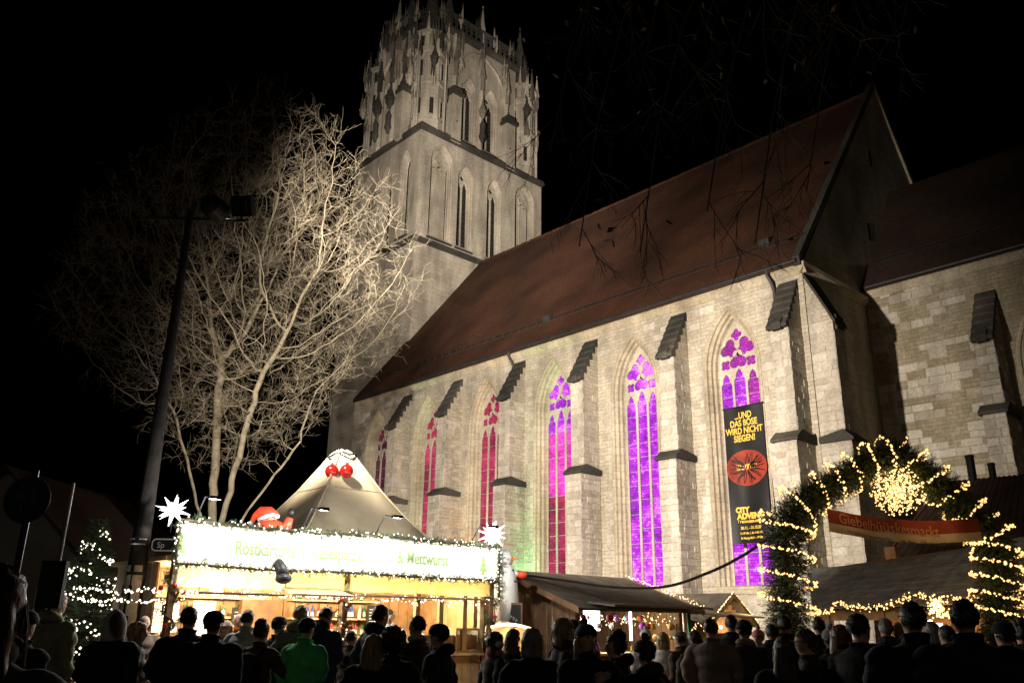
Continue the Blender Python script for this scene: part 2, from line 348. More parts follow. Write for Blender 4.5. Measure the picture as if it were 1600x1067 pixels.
# tracery with the glowing lights behind
lw = .56; pitch = .65
def nave_window(i, cx):
    fr = MB(); reveal(fr, mapS(NY), cx, HW, SILL, ZSP, RISE, PROF)
    win = fr.build('window', M['trim'], church)
    sl = MB(); sl.prism([(cx-1.36,NY-.06,SILL-.12),(cx-1.36,NY+.8,SILL+.12),(cx-1.36,NY+.8,SILL-.3),(cx-1.36,NY-.06,SILL-.3)], (2.72,0,0)); sl.build('sill', M['trim'], win)
    outl = [(-HW-.02, SILL)] + [(a - cx, z) for a, z in arch_pts(cx, HW, ZSP, RISE, .02)] + [(HW+.02, SILL)]
    holes = [lancet(-pitch, lw, SILL+.03, 11.95), lancet(0, lw, SILL+.03, 12.1), lancet(pitch, lw, SILL+.03, 11.95)]
    s = 1.0
    holes += [foil(0, 12.47, .40, 3, math.pi/2), foil(-.63, 12.32, .26, 4, math.pi/4), foil(.63, 12.32, .26, 4, math.pi/4),
              foil(-.40, 13.02, .40, 3, math.pi/2 - .25), foil(.40, 13.02, .40, 3, math.pi/2 + .25), foil(0, 13.62, .28, 4, 0)]
    fill2d('tracery', [outl] + holes, MATS(cx, NY + .60), .07, M['tracery'], win)
    # panes: each light between two saddle bars
    np_ = 14; z0, z1 = SILL + .02, 12.2; dz = (z1 - z0)/np_
    def pm(k, z):  # coloured light inside the church, painted into the panes by window and height
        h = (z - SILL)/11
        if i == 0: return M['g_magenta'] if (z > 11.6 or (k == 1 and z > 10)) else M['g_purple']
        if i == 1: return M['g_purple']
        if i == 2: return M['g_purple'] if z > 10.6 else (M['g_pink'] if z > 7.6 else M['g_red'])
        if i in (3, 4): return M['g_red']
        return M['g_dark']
    pl = None
    for k in (-1, 0, 1):
        for j in range(np_):
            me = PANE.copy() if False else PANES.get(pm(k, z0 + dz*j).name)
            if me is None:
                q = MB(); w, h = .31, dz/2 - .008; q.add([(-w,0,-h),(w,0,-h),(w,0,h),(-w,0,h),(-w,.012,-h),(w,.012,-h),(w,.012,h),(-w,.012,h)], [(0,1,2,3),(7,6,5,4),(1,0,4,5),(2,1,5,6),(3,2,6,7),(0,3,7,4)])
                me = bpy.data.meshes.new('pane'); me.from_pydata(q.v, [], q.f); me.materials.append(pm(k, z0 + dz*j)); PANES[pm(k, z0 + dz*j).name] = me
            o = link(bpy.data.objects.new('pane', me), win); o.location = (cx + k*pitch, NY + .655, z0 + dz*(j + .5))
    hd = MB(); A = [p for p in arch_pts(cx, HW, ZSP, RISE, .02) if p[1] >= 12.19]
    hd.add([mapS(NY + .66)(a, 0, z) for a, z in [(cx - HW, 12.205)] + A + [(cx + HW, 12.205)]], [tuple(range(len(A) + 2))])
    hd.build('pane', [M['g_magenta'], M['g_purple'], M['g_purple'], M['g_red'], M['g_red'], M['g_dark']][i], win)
    gb = MB()
    for j in range(1, np_):
        zz = z0 + dz*j; gb.box(cx - HW, cx + HW, NY + .638, NY + .652, zz - .012, zz + .012)
    gb.build('glazing_bars', M['bar'], win)
PANES = {}
for i, cx in enumerate(WINX): nave_window(i, cx)

# buttresses
STONES = []      # (size on screen, parent, verts, faces, tint)
def stone_field(mp, a0, a1, z0, z1, parent, rng, ch=(.24,.40), ln=(.35,.8), cover=1.0, skip=None, proud=(.008,.022)):
    z = z0
    while z < z1 - .1:
        h = min(rng.uniform(*ch), z1 - z)
        a = a0
        while a < a1 - .05:
            l = rng.uniform(*ln)
            if a1 - (a + l) < .2: l = a1 - a
            if rng.random() < cover and not (skip and (skip(a, z) or skip(a+l, z) or skip(a, z+h) or skip(a+l, z+h) or skip(a + l/2, z + h/2))):
                g = .006; p = -rng.uniform(*proud); c = .012
                o = [(a+g, z+g), (a+l-g, z+g), (a+l-g, z+h-g), (a+g, z+h-g)]
                j = [(x + (c if k in (0,3) else -c), y + (c if k in (0,1) else -c)) for k, (x, y) in enumerate(o)]
                vs = [mp(x, .004, y) for x, y in o] + [mp(x, p, y) for x, y in j]
                fs = [(4,5,6,7),(0,1,5,4),(1,2,6,5),(2,3,7,6),(3,0,4,7)]
                q0 = proj(vs[0]); q1 = proj(vs[2])
                vis = 0 < q0[0] < 1600 and 0 < q0[1] < 1000
                size = (abs(q1[0]-q0[0]) * abs(q1[1]-q0[1])) if vis else 0
                STONES.append((size, parent, vs, fs, rng.random()))
            a += l
        z += h
R1 = random.Random(5)
def buttress(xb, ax='S', base=NY, w=.40, top=13.0, wtop=15.0, led=8.3, d1=1.12, d2=1.4, bm='rubble', cap=True):
    """ax 'S' projects towards -Y, 'E' towards +X; core, coping, ledge"""
    if ax == 'S': mp = lambda a, d, z: V((xb + a, base - d, z))
    else: mp = lambda a, d, z: V((base + d, xb - a, z))
    def pr(m, prof, hw): m.prism([mp(-hw, d, z) for d, z in prof], mp(hw,0,0) - mp(-hw,0,0))
    c = MB(); pr(c, [(-.2,0),(d2,0),(d2,led),(-.2,led)], w + .05)
    pr(c, [(-.2,led),(d1,led),(d1,top),(0,wtop),(-.2,wtop)], w)
    b = c.build('buttress', M[bm], church)
    if cap:
        k = MB(); ns = 6
        for s in range(ns):
            t0, t1 = s/ns, (s+1)/ns
            y0, y1 = d1 + .22 - (d1 + .2)*t0, d1 + .22 - (d1 + .2)*t1
            za, zb = top - .28 + (wtop + .3 - top)*t0, top - .28 + (wtop + .3 - top)*t1
            pr(k, [(y0, za), (y1 - .02, za), (y1 - .02, zb + .06), (y0, za + .14)], w + .045 - .002*s)
        pr(k, [(d1+.26, top-.34),(d1+.26,top-.05),(d1-.1,top+.35),(d1-.1,top-.34)], w*.55)
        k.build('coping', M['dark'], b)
    l = MB(); h = w + .17
    pr(l, [(d2+.14, led-.12),(d2+.14,led-.02),(d1-.02,led+.32),(-.1 if ax == 'S' else 0,led+.12),(-.1 if ax == 'S' else 0,led-.12)], h)
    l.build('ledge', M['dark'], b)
    stone_field(lambda a, d, z: mp(a, d2 - d, z), -w-.05, w+.05, .1, led-.14, b, R1, ln=(.34,.6))
    stone_field(lambda a, d, z: mp(a, d1 - d, z), -w, w, led+.34, top-.36, b, R1, ln=(.34,.6))
    # side facing the camera
    if ax == 'S':
        sd = lambda ww: (lambda a, d, z: V((xb + ww - d, base - a, z)))
        stone_field(sd(w+.05), .05, d2, .1, led-.14, b, R1, ch=(.18,.34), ln=(.25,.6), cover=.55)
        stone_field(sd(w), .05, d1, led+.34, top-.36, b, R1, ch=(.18,.34), ln=(.25,.6), cover=.55)
    return b
for x in BUTX: buttress(x)
eb = buttress(30.52, 'E', XE, w=.44, top=12.95, wtop=15.2, led=8.3, d1=1.0, d2=1.22, cap=False)
ec = MB()
ec.prism([V((XE+.0,30.02,15.34)), V((XE+1.12,30.02,12.98)), V((XE+1.12,30.02,12.78)), V((XE,30.02,15.1))], (0,1.0,0))
ec.obox((XE+.98,30.52,12.95), (.12,0,0), (0,.3,0), (0,0,.3)); ec.build('coping', M['dark'], eb)
stone_field(lambda a, d, z: V((XE + a, 30.08 + d, z)), .02, 1.0, 8.64, 12.6, eb, R1)
stone_field(lambda a, d, z: V((XE + a, 30.03 + d, z)), .02, 1.2, .2, 8.1, eb, R1)
# lit corner of the sloping upper part
for s in range(5):
    z = 12.62 + s*.44; stone_field(lambda a, d, z: V((XE + a, 30.08 + d, z)), .02, max(.25, 1.0 - (s+1)*.2), z, z + .44, eb, R1, ch=(.4,.44))

# facing stones of the nave wall
def skip_nave(a, z):
    for cx in WINX:
        if abs(a - cx) < HW + .47 and z < ZSP: 
            if z > SILL - .35: return True
        if z >= ZSP - .1 and z < 14.9:
            t = (z - ZSP)/(RISE + .5)
            if abs(a - cx) < (HW + .47)*math.sqrt(max(0, 1 - t*t*.96)) + .04: return True
    for xb in BUTX:
        if abs(a - xb) < .52: return True
    return False
stone_field(mapS(NY), XW, XE - .02, 1.0, EAVE - .5, nave_wall, R1, ch=(.2,.36), ln=(.3,.75), cover=.42, skip=skip_nave)
# window quoins: alternating larger blocks along the jambs of each window
for cx in WINX:
    z = SILL
    while z < ZSP - .1:
        h = R1.uniform(.28,.42)
        for sd in (-1, 1):
            l = R1.choice([.22,.42]); a0 = cx + sd*(HW+.46); a1 = a0 + sd*l
            stone_field(mapS(NY), min(a0,a1), max(a0,a1), z, z + h, nave_wall, R1, ch=(h,h+.01), ln=(l,l+.01), skip=lambda a, z: any(abs(a - xb) < .44 for xb in BUTX))
        z += h

# chancel
CY = 35.7; CE = 15.95; CX1 = 8.0; CRZ = 22.9; CRY = 40.4
cw = MB(); wcx = -7.9
arch_wall(cw, mapS(CY), XE, -5.2, 0, CE, wcx, HW, SILL+.6, 11.4, 2.3, .36)
arch_wall(cw, mapS(CY), -5.2, .5, 0, CE, -2.3, HW, SILL+.6, 11.4, 2.3, .36)
cw.add([(.5,CY,0),(CX1,CY,0),(CX1,CY,CE),(.5,CY,CE)], [(0,1,2,3)])
cw.add([(CX1,CY,0),(CX1,45.1,0),(CX1,45.1,CE),(CX1,CRY,CRZ),(CX1,CY,CE)], [(0,1,2,3,4)])
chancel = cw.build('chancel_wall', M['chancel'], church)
for cx in (wcx, -2.3):
    fr = MB(); reveal(fr, mapS(CY), cx, HW, SILL+.6, 11.4, 2.3, PROF); win = fr.build('window', M['trim'], church)
    outl = [(-HW-.02, SILL+.6)] + [(a - cx, z) for a, z in arch_pts(cx, HW, 11.4, 2.3, .02)] + [(HW+.02, SILL+.6)]
    fill2d('tracery', [outl, lancet(-.47,.78,SILL+.65,11.7), lancet(.47,.78,SILL+.65,11.7), foil(0,12.5,.42,4,0), foil(-.5,12.0,.2,3,1.5), foil(.5,12.0,.2,3,1.5)], MATS(cx, CY+.58), .14, M['tracery'], win)
    q = MB(); P = outl; q.add([(cx + a, CY+.68, z) for a, z in P], [tuple(range(len(P)))]); q.build('pane', M['g_off'], win)
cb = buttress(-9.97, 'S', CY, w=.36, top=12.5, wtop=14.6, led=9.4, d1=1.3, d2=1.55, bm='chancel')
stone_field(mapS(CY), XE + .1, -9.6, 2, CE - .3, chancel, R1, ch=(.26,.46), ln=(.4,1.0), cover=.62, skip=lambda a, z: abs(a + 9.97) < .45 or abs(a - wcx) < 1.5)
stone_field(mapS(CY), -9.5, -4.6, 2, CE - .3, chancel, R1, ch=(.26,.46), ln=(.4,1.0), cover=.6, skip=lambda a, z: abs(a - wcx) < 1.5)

# cornices, gutter, snow guard, downpipes
cn = MB()
cn.prism([(XW-.3,NY+.05,EAVE-.35),(XW-.3,NY-.02,EAVE-.35),(XW-.3,NY-.2,EAVE-.08),(XW-.3,NY-.22,EAVE+.08),(XW-.3,NY+.05,EAVE+.08)], (XE-XW+.5,0,0))
cn.prism([(XE-.05,NY-.2,EAVE-.35),(XE+.02,NY-.2,EAVE-.35),(XE+.2,NY-.2,EAVE-.08),(XE+.22,NY-.2,EAVE+.09),(XE-.05,NY-.2,EAVE+.09)], (0,CY-NY+.15,0))
cn.prism([(XE+.05,CY+.05,CE-.3),(XE+.05,CY-.02,CE-.3),(XE+.05,CY-.2,CE-.05),(XE+.05,CY-.22,CE+.1),(XE+.05,CY+.05,CE+.1)], (CX1-XE,0,0))
cn.build('cornice', M['trim'], church)
gt = MB(); gt.tube([(XW,NY-.42,EAVE+.1),(XE,NY-.42,EAVE+.1)], .09, 8); gt.tube([(XE+.3,CY-.42,CE+.12),(CX1,CY-.42,CE+.12)], .08, 8)
gt.build('gutter', M['lead'], church)
def slope(y): return EAVE + .12 + (y - NY + .35)*(RIDGE_Z - EAVE)/(RIDGE_Y - NY + .35)
sg = MB()
for yy, nn in ((NY+.75, 0),):
    for dz in (.12,.3): sg.tube([(XW+1,yy,slope(yy)+dz),(XE-.4,yy,slope(yy)+dz)], .02, 4)
    x = XW + 1
    while x < XE - .4: sg.tube([(x,yy,slope(yy)-.05),(x,yy,slope(yy)+.34)], .018, 4); x += .7
x = XE + .6
cs = lambda y: CE + .12 + (y - CY + .3)*(CRZ - CE)/(CRY - CY + .3)
while x < CX1: sg.tube([(x,CY+.7,cs(CY+.7)-.05),(x,CY+.7,cs(CY+.7)+.3)], .018, 4); x += .7
for dz in (.12,.28): sg.tube([(XE+.6,CY+.7,cs(CY+.7)+dz),(CX1,CY+.7,cs(CY+.7)+dz)], .02, 4)
sg.build('snow_guard', M['lead'], church)
for x in (-16.25, -32.1):
    d = MB(); d.tube([(x,NY-.42,EAVE+.05),(x,NY-.42,EAVE-.2),(x+.1,NY-.3,EAVE-.5),(x+.12,NY-.16,EAVE-.8),(x+.12,NY-.16,13.4),(x+.25,NY-.6,13.0)], .065, 8); d.build('downpipe', M['copper'], church)

# roofs
rf = MB(); e0 = (NY - .4, EAVE + .06)
ro = [(e0[0], e0[1]), (RIDGE_Y, RIDGE_Z), (2*RIDGE_Y - e0[0], e0[1])]
rf.prism([V((XW - .2, y, z + .12)) for y, z in ro] + [V((XW - .2, y, z - .12)) for y, z in ro[::-1]], (XE - .15 - XW + .2, 0, 0))
rf.build('nave_roof', M['tile'], church)
rc = MB(); ry = CY - .38
rc.prism([V((XE + .02, y, z)) for y, z in [(ry,CE+.16),(CRY,CRZ+.1),(2*CRY-ry,CE+.16),(2*CRY-ry,CE-.02),(CRY,CRZ-.1),(ry,CE-.02)]], (CX1 - XE + .3, 0, 0))
rc.build('chancel_roof', M['tile2'], church)
RT_ = MB(); RT_.lathe([(.15,0),(.165,.2),(.15,.42)], (0,0,0), 8, axis=(1,0,0)); RTM = None; R5 = random.Random(3); x = XW + .1
while x < XE - .3:
    if RTM is None: RTM = RT_.build('ridge_tile', M['tile'], church); o = RTM
    else: o = bpy.data.objects.new('ridge_tile', RTM.data); link(o, church)
    o.location = (x, RIDGE_Y + R5.uniform(-.015,.015), RIDGE_Z + .06 + R5.uniform(-.02,.025) - .06*math.sin((x-XW)/(XE-XW)*math.pi)); o.rotation_euler = (R5.uniform(-.2,.2), R5.uniform(-.03,.03), R5.uniform(-.03,.03)); x += .40
# roof vents
for x, y in ((-17.2, 31.1), (-30.6, 31.0)):
    v = MB(); z = slope(y) ; v.prism([(x,y-.25,z-.2),(x,y+.35,z+.5),(x,y-.3,z+.18)], (.5,0,0)); v.build('roof_vent', M['lead'], church)
# east gable above the nave
gb = MB()
gb.add([(XE,NY,0),(XE,2*RIDGE_Y-NY,0),(XE,2*RIDGE_Y-NY,EAVE),(XE,RIDGE_Y,RIDGE_Z+.2),(XE,NY,EAVE)], [(0,1,2,3,4)])
gb.build('gable_wall', M['rubble'], church)
gc = MB()
for sgn in (-1, 1):
    p0 = V((XE-.2, RIDGE_Y + sgn*(RIDGE_Y - NY + .35), EAVE - .1)); p1 = V((XE-.2, RIDGE_Y, RIDGE_Z + .25))
    gc.prism([p0, p1, p1 + V((0,0,.42)), p0 + V((0,0,.42))], (.32, 0, 0))
    if sgn == -1: gcb = gc.build('gable_coping', M['dark'], church)
    else: gc.build('gable_coping', M['trim'], church)
    gc = MB()
for y, z in ((38.6,24.2),(37.2,19.6),(42.4,23.6)):
    h = MB(); h.box(XE - .02, XE + .015, y - .13, y + .13, z - .45, z + .45); h.build('putlog_hole', M['louvre'], church)
# individual and remaining facing stones
STONES.sort(key=lambda s: -s[0])
rest = MB(); rest.c = []
for k, (sz, par, vs, fs, tn) in enumerate(STONES):
    if k < 300 and sz > 0:
        q = MB(); q.add(vs, fs); q.c = [tn]*len(vs); q.build('stone', M['stone'], par)
    else:
        rest.add(vs, fs); rest.c += [tn]*len(vs)
tag(rest.build('facing_stones', M['stone'], church), kind='stuff')

# ------------------------------------------------------------------ tower
TX0, TX1, TY0, TY1 = -57.2, -47.5, 33.9, 47.5
Z1, Z2, Z3 = 29.2, 39.1, 50.2
tw = MB()
tw.box(TX0 - .25, TX1 + .25, TY0 - .25, TY1 + .25, 0, Z1 - .15)
TP = [(.28,0),(.28,-.03),(.2,-.03),(.2,.1),(.12,.14),(.12,.3),(.04,.34),(.04,.55),(0,.6)]
ewin = [(36.15, .95, 30.0, 36.6, 1.55, 'b'), (38.65, .62, 30.0, 36.0, 1.2, 'l'), (41.85, .62, 30.0, 36.0, 1.2, 'l'), (45.4, .95, 30.0, 36.6, 1.5, 'b')]
ecut = [TY0, 37.5, 40.25, 43.6, TY1]
swin = [(-49.4, .5, 30.2, 36.2, 1.3, 'b'), (-51.9, .5, 30.0, 36.0, 1.2, 'l'), (-54.9, .5, 30.0, 36.0, 1.2, 'l')]
scut = [TX1, -50.6, -53.4, TX0]
for (c, hw, s, zs, ri, k), a0, a1 in zip(ewin, ecut[:-1], ecut[1:]): arch_wall(tw, mapE(TX1), a0, a1, Z1 - .15, Z2, c, hw, s, zs, ri, .24)
for (c, hw, s, zs, ri, k), a1, a0 in zip(swin, scut[:-1], scut[1:]): arch_wall(tw, mapS(TY0), a0, a1, Z1 - .15, Z2, c, hw, s, zs, ri, .24)
tw.add([(TX0,TY0,Z1),(TX0,TY1,Z1),(TX0,TY1,Z2),(TX0,TY0,Z2)], [(0,1,2,3)]); tw.add([(TX0,TY1,Z1),(TX1,TY1,Z1),(TX1,TY1,Z2),(TX0,TY1,Z2)], [(0,1,2,3)])
tw.add([(TX0,TY0,Z2),(TX1,TY0,Z2),(TX1,TY1,Z2),(TX0,TY1,Z2)], [(0,1,2,3)])
tower = tw.build('tower_wall', M['tower'], church)
def tower_window(mpf, c, hw, s, zs, ri, kind, mm):
    f = MB(); reveal(f, mpf, c, hw, s, zs, ri, TP); w = f.build('tower_window', M['tower'], church)
    outl = [(-hw-.02, s)] + [(a - c, z) for a, z in arch_pts(c, hw, zs, ri, .02)] + [(hw+.02, s)]
    q = MB(); q.add([mpf(c + a, .72, z) for a, z in outl], [tuple(range(len(outl)))]); q.build('pane' if kind == 'l' else 'blind_panel', M['louvre'] if kind == 'l' else M['tower'], w)
    if kind == 'l':
        fill2d('tracery', [outl, lancet(-hw*.5, hw*.8, s+.05, zs+.15), lancet(hw*.5, hw*.8, s+.05, zs+.15), foil(0, zs+ri*.42, hw*.42, 4, 0)], mm, .12, M['tower'], w)
        lv = MB(); z = s + .3
        while z < zs: lv.add([mpf(c-hw,.58,z), mpf(c+hw,.58,z), mpf(c+hw,.7,z+.22), mpf(c-hw,.7,z+.22)], [(0,1,2,3)]); z += .42
        lv.build('louvres', M['lead'], w)
    else:
        mu = MB(); mu.tube([mpf(c, .66, s), mpf(c, .66, zs)], .05, 6); mu.build('mullion', M['tower'], w)
        if ri > 1.4:
            fill2d('tracery', [[p for p in outl if p[1] >= zs - .2] , foil(0, zs+ri*.42, hw*.42, 4, 0), foil(-hw*.5, zs+.05, hw*.36, 3, 1.57), foil(hw*.5, zs+.05, hw*.36, 3, 1.57)], mm, .1, M['tower'], w)
    sl = MB(); sl.prism([mpf(c-hw-.3,-.12,s-.3), mpf(c-hw-.3,-.12,s-.15), mpf(c-hw-.3,.6,s+.05), mpf(c-hw-.3,.6,s-.3)], mpf(c+hw+.3,0,0)-mpf(c-hw-.3,0,0)); sl.build('sill', M['dark'], w)
for (c, hw, s, zs, ri, k) in ewin: tower_window(mapE(TX1), c, hw, s, zs, ri, k, Matrix(((0,0,1,TX1-.55),(1,0,0,c),(0,1,0,0),(0,0,0,1))))
for (c, hw, s, zs, ri, k) in swin: tower_window(mapS(TY0), c, hw, s, zs, ri, k, MATS(c, TY0+.55))
def band(z, e, h, m, prj):
    q = MB()
    for t, (a, b) in enumerate(((0,h*.4),(h*.4,h*.7),(h*.7,h))):
        p = prj*(.5, 1, .7)[t]; q.box(TX0-e-p, TX1+e+p, TY0-e-p, TY1+e+p, z+a, z+b)
    return q.build('string_course', m, church)
band(Z1-.3, .25, .5, M['dark'], .16); band(Z2-.2, 0, .6, M['dark'], .22)
# octagonal belfry with corner turrets
ob = MB(); bx0, bx1, by0, by1 = TX0+.5, TX1-.6, TY0+.5, TY1-.5; ch = 2.3
oct_ = [(bx0+ch,by0),(bx1-ch,by0),(bx1,by0+ch),(bx1,by1-ch),(bx1-ch,by1),(bx0+ch,by1),(bx0,by1-ch),(bx0,by0+ch)]
def octring(z, e=0.0):
    cx, cy_ = (bx0+bx1)/2, (by0+by1)/2
    return [V((x + (e if x > cx else -e), y + (e if y > cy_ else -e), z)) for x, y in oct_]
# east face with two tall lancets, south face with two
arch_wall(ob, mapE(bx1), by0+ch, 40.35, Z2, Z3, 39.15, .66, 40.3, 45.2, 1.2, .24)
arch_wall(ob, mapE(bx1), 40.35, by1-ch, Z2, Z3, 41.65, .66, 40.3, 45.2, 1.2, .24)
mxs = (bx0+bx1)/2
arch_wall(ob, mapS(by0), mxs, bx1-ch, Z2, Z3, mxs+1.1, .42, 40.3, 45.2, 1.1, .24)
arch_wall(ob, mapS(by0), bx0+ch, mxs, Z2, Z3, mxs-1.1, .42, 40.3, 45.2, 1.1, .24)
for a, b in ((1,2),(3,4),(4,5),(5,6),(6,7),(7,0)):
    p, q = oct_[a], oct_[b]; ob.add([(*p,Z2),(*q,Z2),(*q,Z3),(*p,Z3)], [(0,1,2,3)])
ob.add(octring(Z3), [tuple(range(8))])
ob.build('belfry_wall', M['tower'], church)
for c in (39.15, 41.65): tower_window(mapE(bx1), c, .66, 40.3, 45.2, 1.2, 'l', Matrix(((0,0,1,bx1-.55),(1,0,0,c),(0,1,0,0),(0,0,0,1))))
for c in (mxs+1.1, mxs-1.1): tower_window(mapS(by0), c, .42, 40.3, 45.2, 1.1, 'l', MATS(c, by0+.55))
# big relieving arch mouldings on the belfry faces
ra = MB(); reveal(ra, mapE(bx1), 40.4, 2.75, 40.0, 46.2, 3.3, [(.2,0),(.2,-.14),(.08,-.2),(0,-.1),(0,0)]); reveal(ra, mapS(by0), mxs, 2.1, 40.0, 46.2, 3.0, [(.2,0),(.2,-.14),(.08,-.2),(0,-.1),(0,0)])
ra.build('relieving_arch', M['tower'], church)
# cornice and pierced parapet
co = MB(); co.loft([octring(Z3-.1,.05), octring(Z3+.25,.35), octring(Z3+.55,.35), octring(Z3+.6,.1)]); co.build('belfry_cornice', M['dark'], church)
R2 = random.Random(9)
def parapet():
    q = MB(); pts = octring(Z3+.6, .3)
    for i in range(8):
        a, b = pts[i], pts[(i+1) % 8]; n = max(2, int((b-a).length/.55)); d = (b-a)/n
        for k in range(n):
            c = a + d*(k+.5); t = d.normalized(); nn = V((t.y,-t.x,0))
            q.obox(c + V((0,0,.55)), t*.09, V((0,0,.55)), nn*.1)
            R_ = [c + t*(.2*math.cos(j*math.pi/4)) + V((0,0,.62 + .2*math.sin(j*math.pi/4))) + d*.5 for j in range(9)]
            q.tube(R_, .05, 4, False)
        q.obox((a+b)/2 + V((0,0,1.16)), (b-a)/2, V((0,0,.1)), V(((b-a).normalized().y*.16, -(b-a).normalized().x*.16, 0)))
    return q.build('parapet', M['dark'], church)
parapet()
def pinnacle(x, y, z, h, r, m='dark', n=4, crock=True):
    q = MB(); q.lathe([(r*1.05,z),(r*1.05,z+h*.3),(r*1.35,z+h*.31),(r*1.35,z+h*.36),(r*.95,z+h*.37),(r*.12,z+h*.93),(r*.35,z+h*.95),(r*.3,z+h*.98),(0,z+h)], (x,y,0), n)
    if crock:
        for k in range(6):
            zz = z + h*(.42 + .08*k); rr = r*.95*(1 - (zz - z - h*.37)/(h*.56)) + .03
            for j in range(4):
                a = j*math.pi/2 + math.pi/4*0; q.octa((x+rr*math.cos(a), y+rr*math.sin(a), zz), r*.22)
        for j in range(4):      # gablets at the foot of the spire
            a = j*math.pi/2; c, s = math.cos(a), math.sin(a); d = r*.95
            q.add([(x+c*d-s*r*.8, y+s*d+c*r*.8, z+h*.3),(x+c*d+s*r*.8, y+s*d-c*r*.8, z+h*.3),(x+c*d*1.05, y+s*d*1.05, z+h*.5),(x,y,z+h*.4)], [(0,1,2),(0,2,3),(2,1,3)])
    return q.build('pinnacle', M[m], church)
def turret(x, y, r, z0, z1, sp):
    q = MB(); q.lathe([(r+.12,z0),(r+.12,z0+.9),(r,z0+1.0),(r,z0+4.3),(r+.1,z0+4.35),(r+.1,z0+4.6),(r*.96,z0+4.65),(r*.96,z0+7.4),(r+.06,z0+7.45),(r+.06,z0+7.7),(r*.92,z0+7.75),(r*.92,z1),(r*1.15,z1+.05),(r*1.15,z1+.4),(r*.85,z1+.45)], (x,y,0), 8)
    t = q.build('turret', M['tower'], church)
    ang = math.pi/8
    for zc, hh in ((z0+2.2,.75),(z0+5.9,.8),(z0+8.8,.7)):
        for k in range(8):
            a = math.pi/4*k + ang; d = r*.985*math.cos(ang) + .0; c, s = math.cos(a), math.sin(a)
            if c < -.1 and s > .1: continue
            rr = r*(1.0 if zc < z0+4 else .96 if zc < z0+7 else .92)*math.cos(ang)
            w = MB(); w.obox((x+c*(rr-.0), y+s*(rr-.0), zc), (-s*.17, c*.17, 0), (0,0,hh), (c*.02, s*.02, 0)); w.build('slit_window', M['louvre'], t)
            f = MB(); 
            for sgn in (-1,1): f.obox((x+c*(rr+.02)-s*.23*sgn, y+s*(rr+.02)+c*.23*sgn, zc), (-s*.05, c*.05, 0), (0,0,hh+.1), (c*.05, s*.05, 0))
            f.obox((x+c*(rr+.02), y+s*(rr+.02), zc+hh+.12), (-s*.3, c*.3, 0), (0,0,.07), (c*.07, s*.07, 0)); f.build('slit_frame', M['tower'], t)
    s_ = MB(); s_.lathe([(r*.85,z1+.4),(r*.08,z1+sp-.3),(r*.3,z1+sp-.2),(0,z1+sp)], (x,y,0), 8)
    for k in range(7):
        zz = z1 + .9 + k*(sp-1.6)/7; rr = r*.85*(1-(zz-z1-.4)/(sp-.7))
        for j in range(8): a = j*math.pi/4; s_.octa((x+rr*math.cos(a), y+rr*math.sin(a), zz), .16)
    s_.build('turret_spire', M['dark'], t)
    for j in range(8):
        a = j*math.pi/4; pinnacle(x+r*1.08*math.cos(a), y+r*1.08*math.sin(a), z1-1.2, 3.4, .2, 'tower' if j % 2 else 'dark')
    return t
for (x, y) in ((TX1-1.35, TY0+1.45), (TX1-1.35, TY1-1.45), (TX0+1.35, TY0+1.45)): turret(x, y, 1.42, Z2+.35, 48.6, 6.5)
# statue canopies, shafts and pinnacles standing against the belfry
def canopy(x, y, z, s=1.0, m='dark'):
    q = MB(); q.lathe([(.05,z-.5*s),(.36*s,z),(.42*s,z+.15*s),(.4*s,z+.5*s),(.5*s,z+.55*s),(.42*s,z+.75*s),(.16*s,z+1.6*s),(.05,z+2.4*s),(0,z+2.5*s)], (x,y,0), 6)
    for j in range(6): a = j*math.pi/3; q.octa((x+.42*s*math.cos(a), y+.42*s*math.sin(a), z+.75*s), .13*s); q.octa((x+.25*s*math.cos(a), y+.25*s*math.sin(a), z+1.25*s), .1*s)
    return q.build('statue_canopy', M[m], church)
def statue(x, y, z, h=1.6):
    q = MB(); q.lathe([(.26,z),(.24,z+h*.4),(.27,z+h*.7),(.2,z+h*.8),(.09,z+h*.83),(.13,z+h*.9),(.11,z+h*.97),(.0,z+h)], (x,y,0), 8); q.lathe([(.1,z-.7),(.34,z-.1),(.34,z)], (x,y,0), 6)
    return q.build('statue', M['dark'], church)
for y in (37.35, 40.4, 43.4):
    sh = MB(); sh.lathe([(.3,Z2),(.3,46.6),(.2,46.7),(.2,Z3)], (bx1+.12, y, 0), 6); sh.build('shaft', M['tower'], church)
    canopy(bx1+.45, y, 43.2, .72, 'mid'); statue(bx1+.5, y, 41.2); pinnacle(bx1+.35, y, 45.8, 4.2, .24, 'mid')
for x in (bx1-ch-.1, mxs, bx0+ch+.1):
    sh = MB(); sh.lathe([(.3,Z2),(.3,46.6),(.2,46.7),(.2,Z3)], (x, by0-.12, 0), 6); sh.build('shaft', M['tower'], church)
    canopy(x, by0-.45, 43.6, 1.0); statue(x, by0-.5, 41.4); pinnacle(x, by0-.35, 45.8, 4.2, .3)
for (x, y) in ((TX1-.1, 37.3), (TX1-.1, 43.5), (bx1-ch+.2, TY0+.1)):
    q = MB(); q.box(x-.5, x+.3, y-.5, y+.5, Z2, 43.6); q.build('belfry_buttress', M['tower'], church); 
    q = MB(); q.box(x-.62, x+.45, y-.65, y+.65, 43.6, 43.95); q.box(x-.5, x+.3, y-.5, y+.5, 43.95, 44.4); q.build('buttress_cap', M['dark'], church)
for p in octring(Z3+1.2, .25)[1:5]: pinnacle(p.x, p.y, Z3+.5, 4.5, .32, 'dark')
for (x, y) in ((bx1+.1, 40.4), (mxs, by0-.1)): pinnacle(x, y, Z3+.9, 4.0, .25, 'tower')

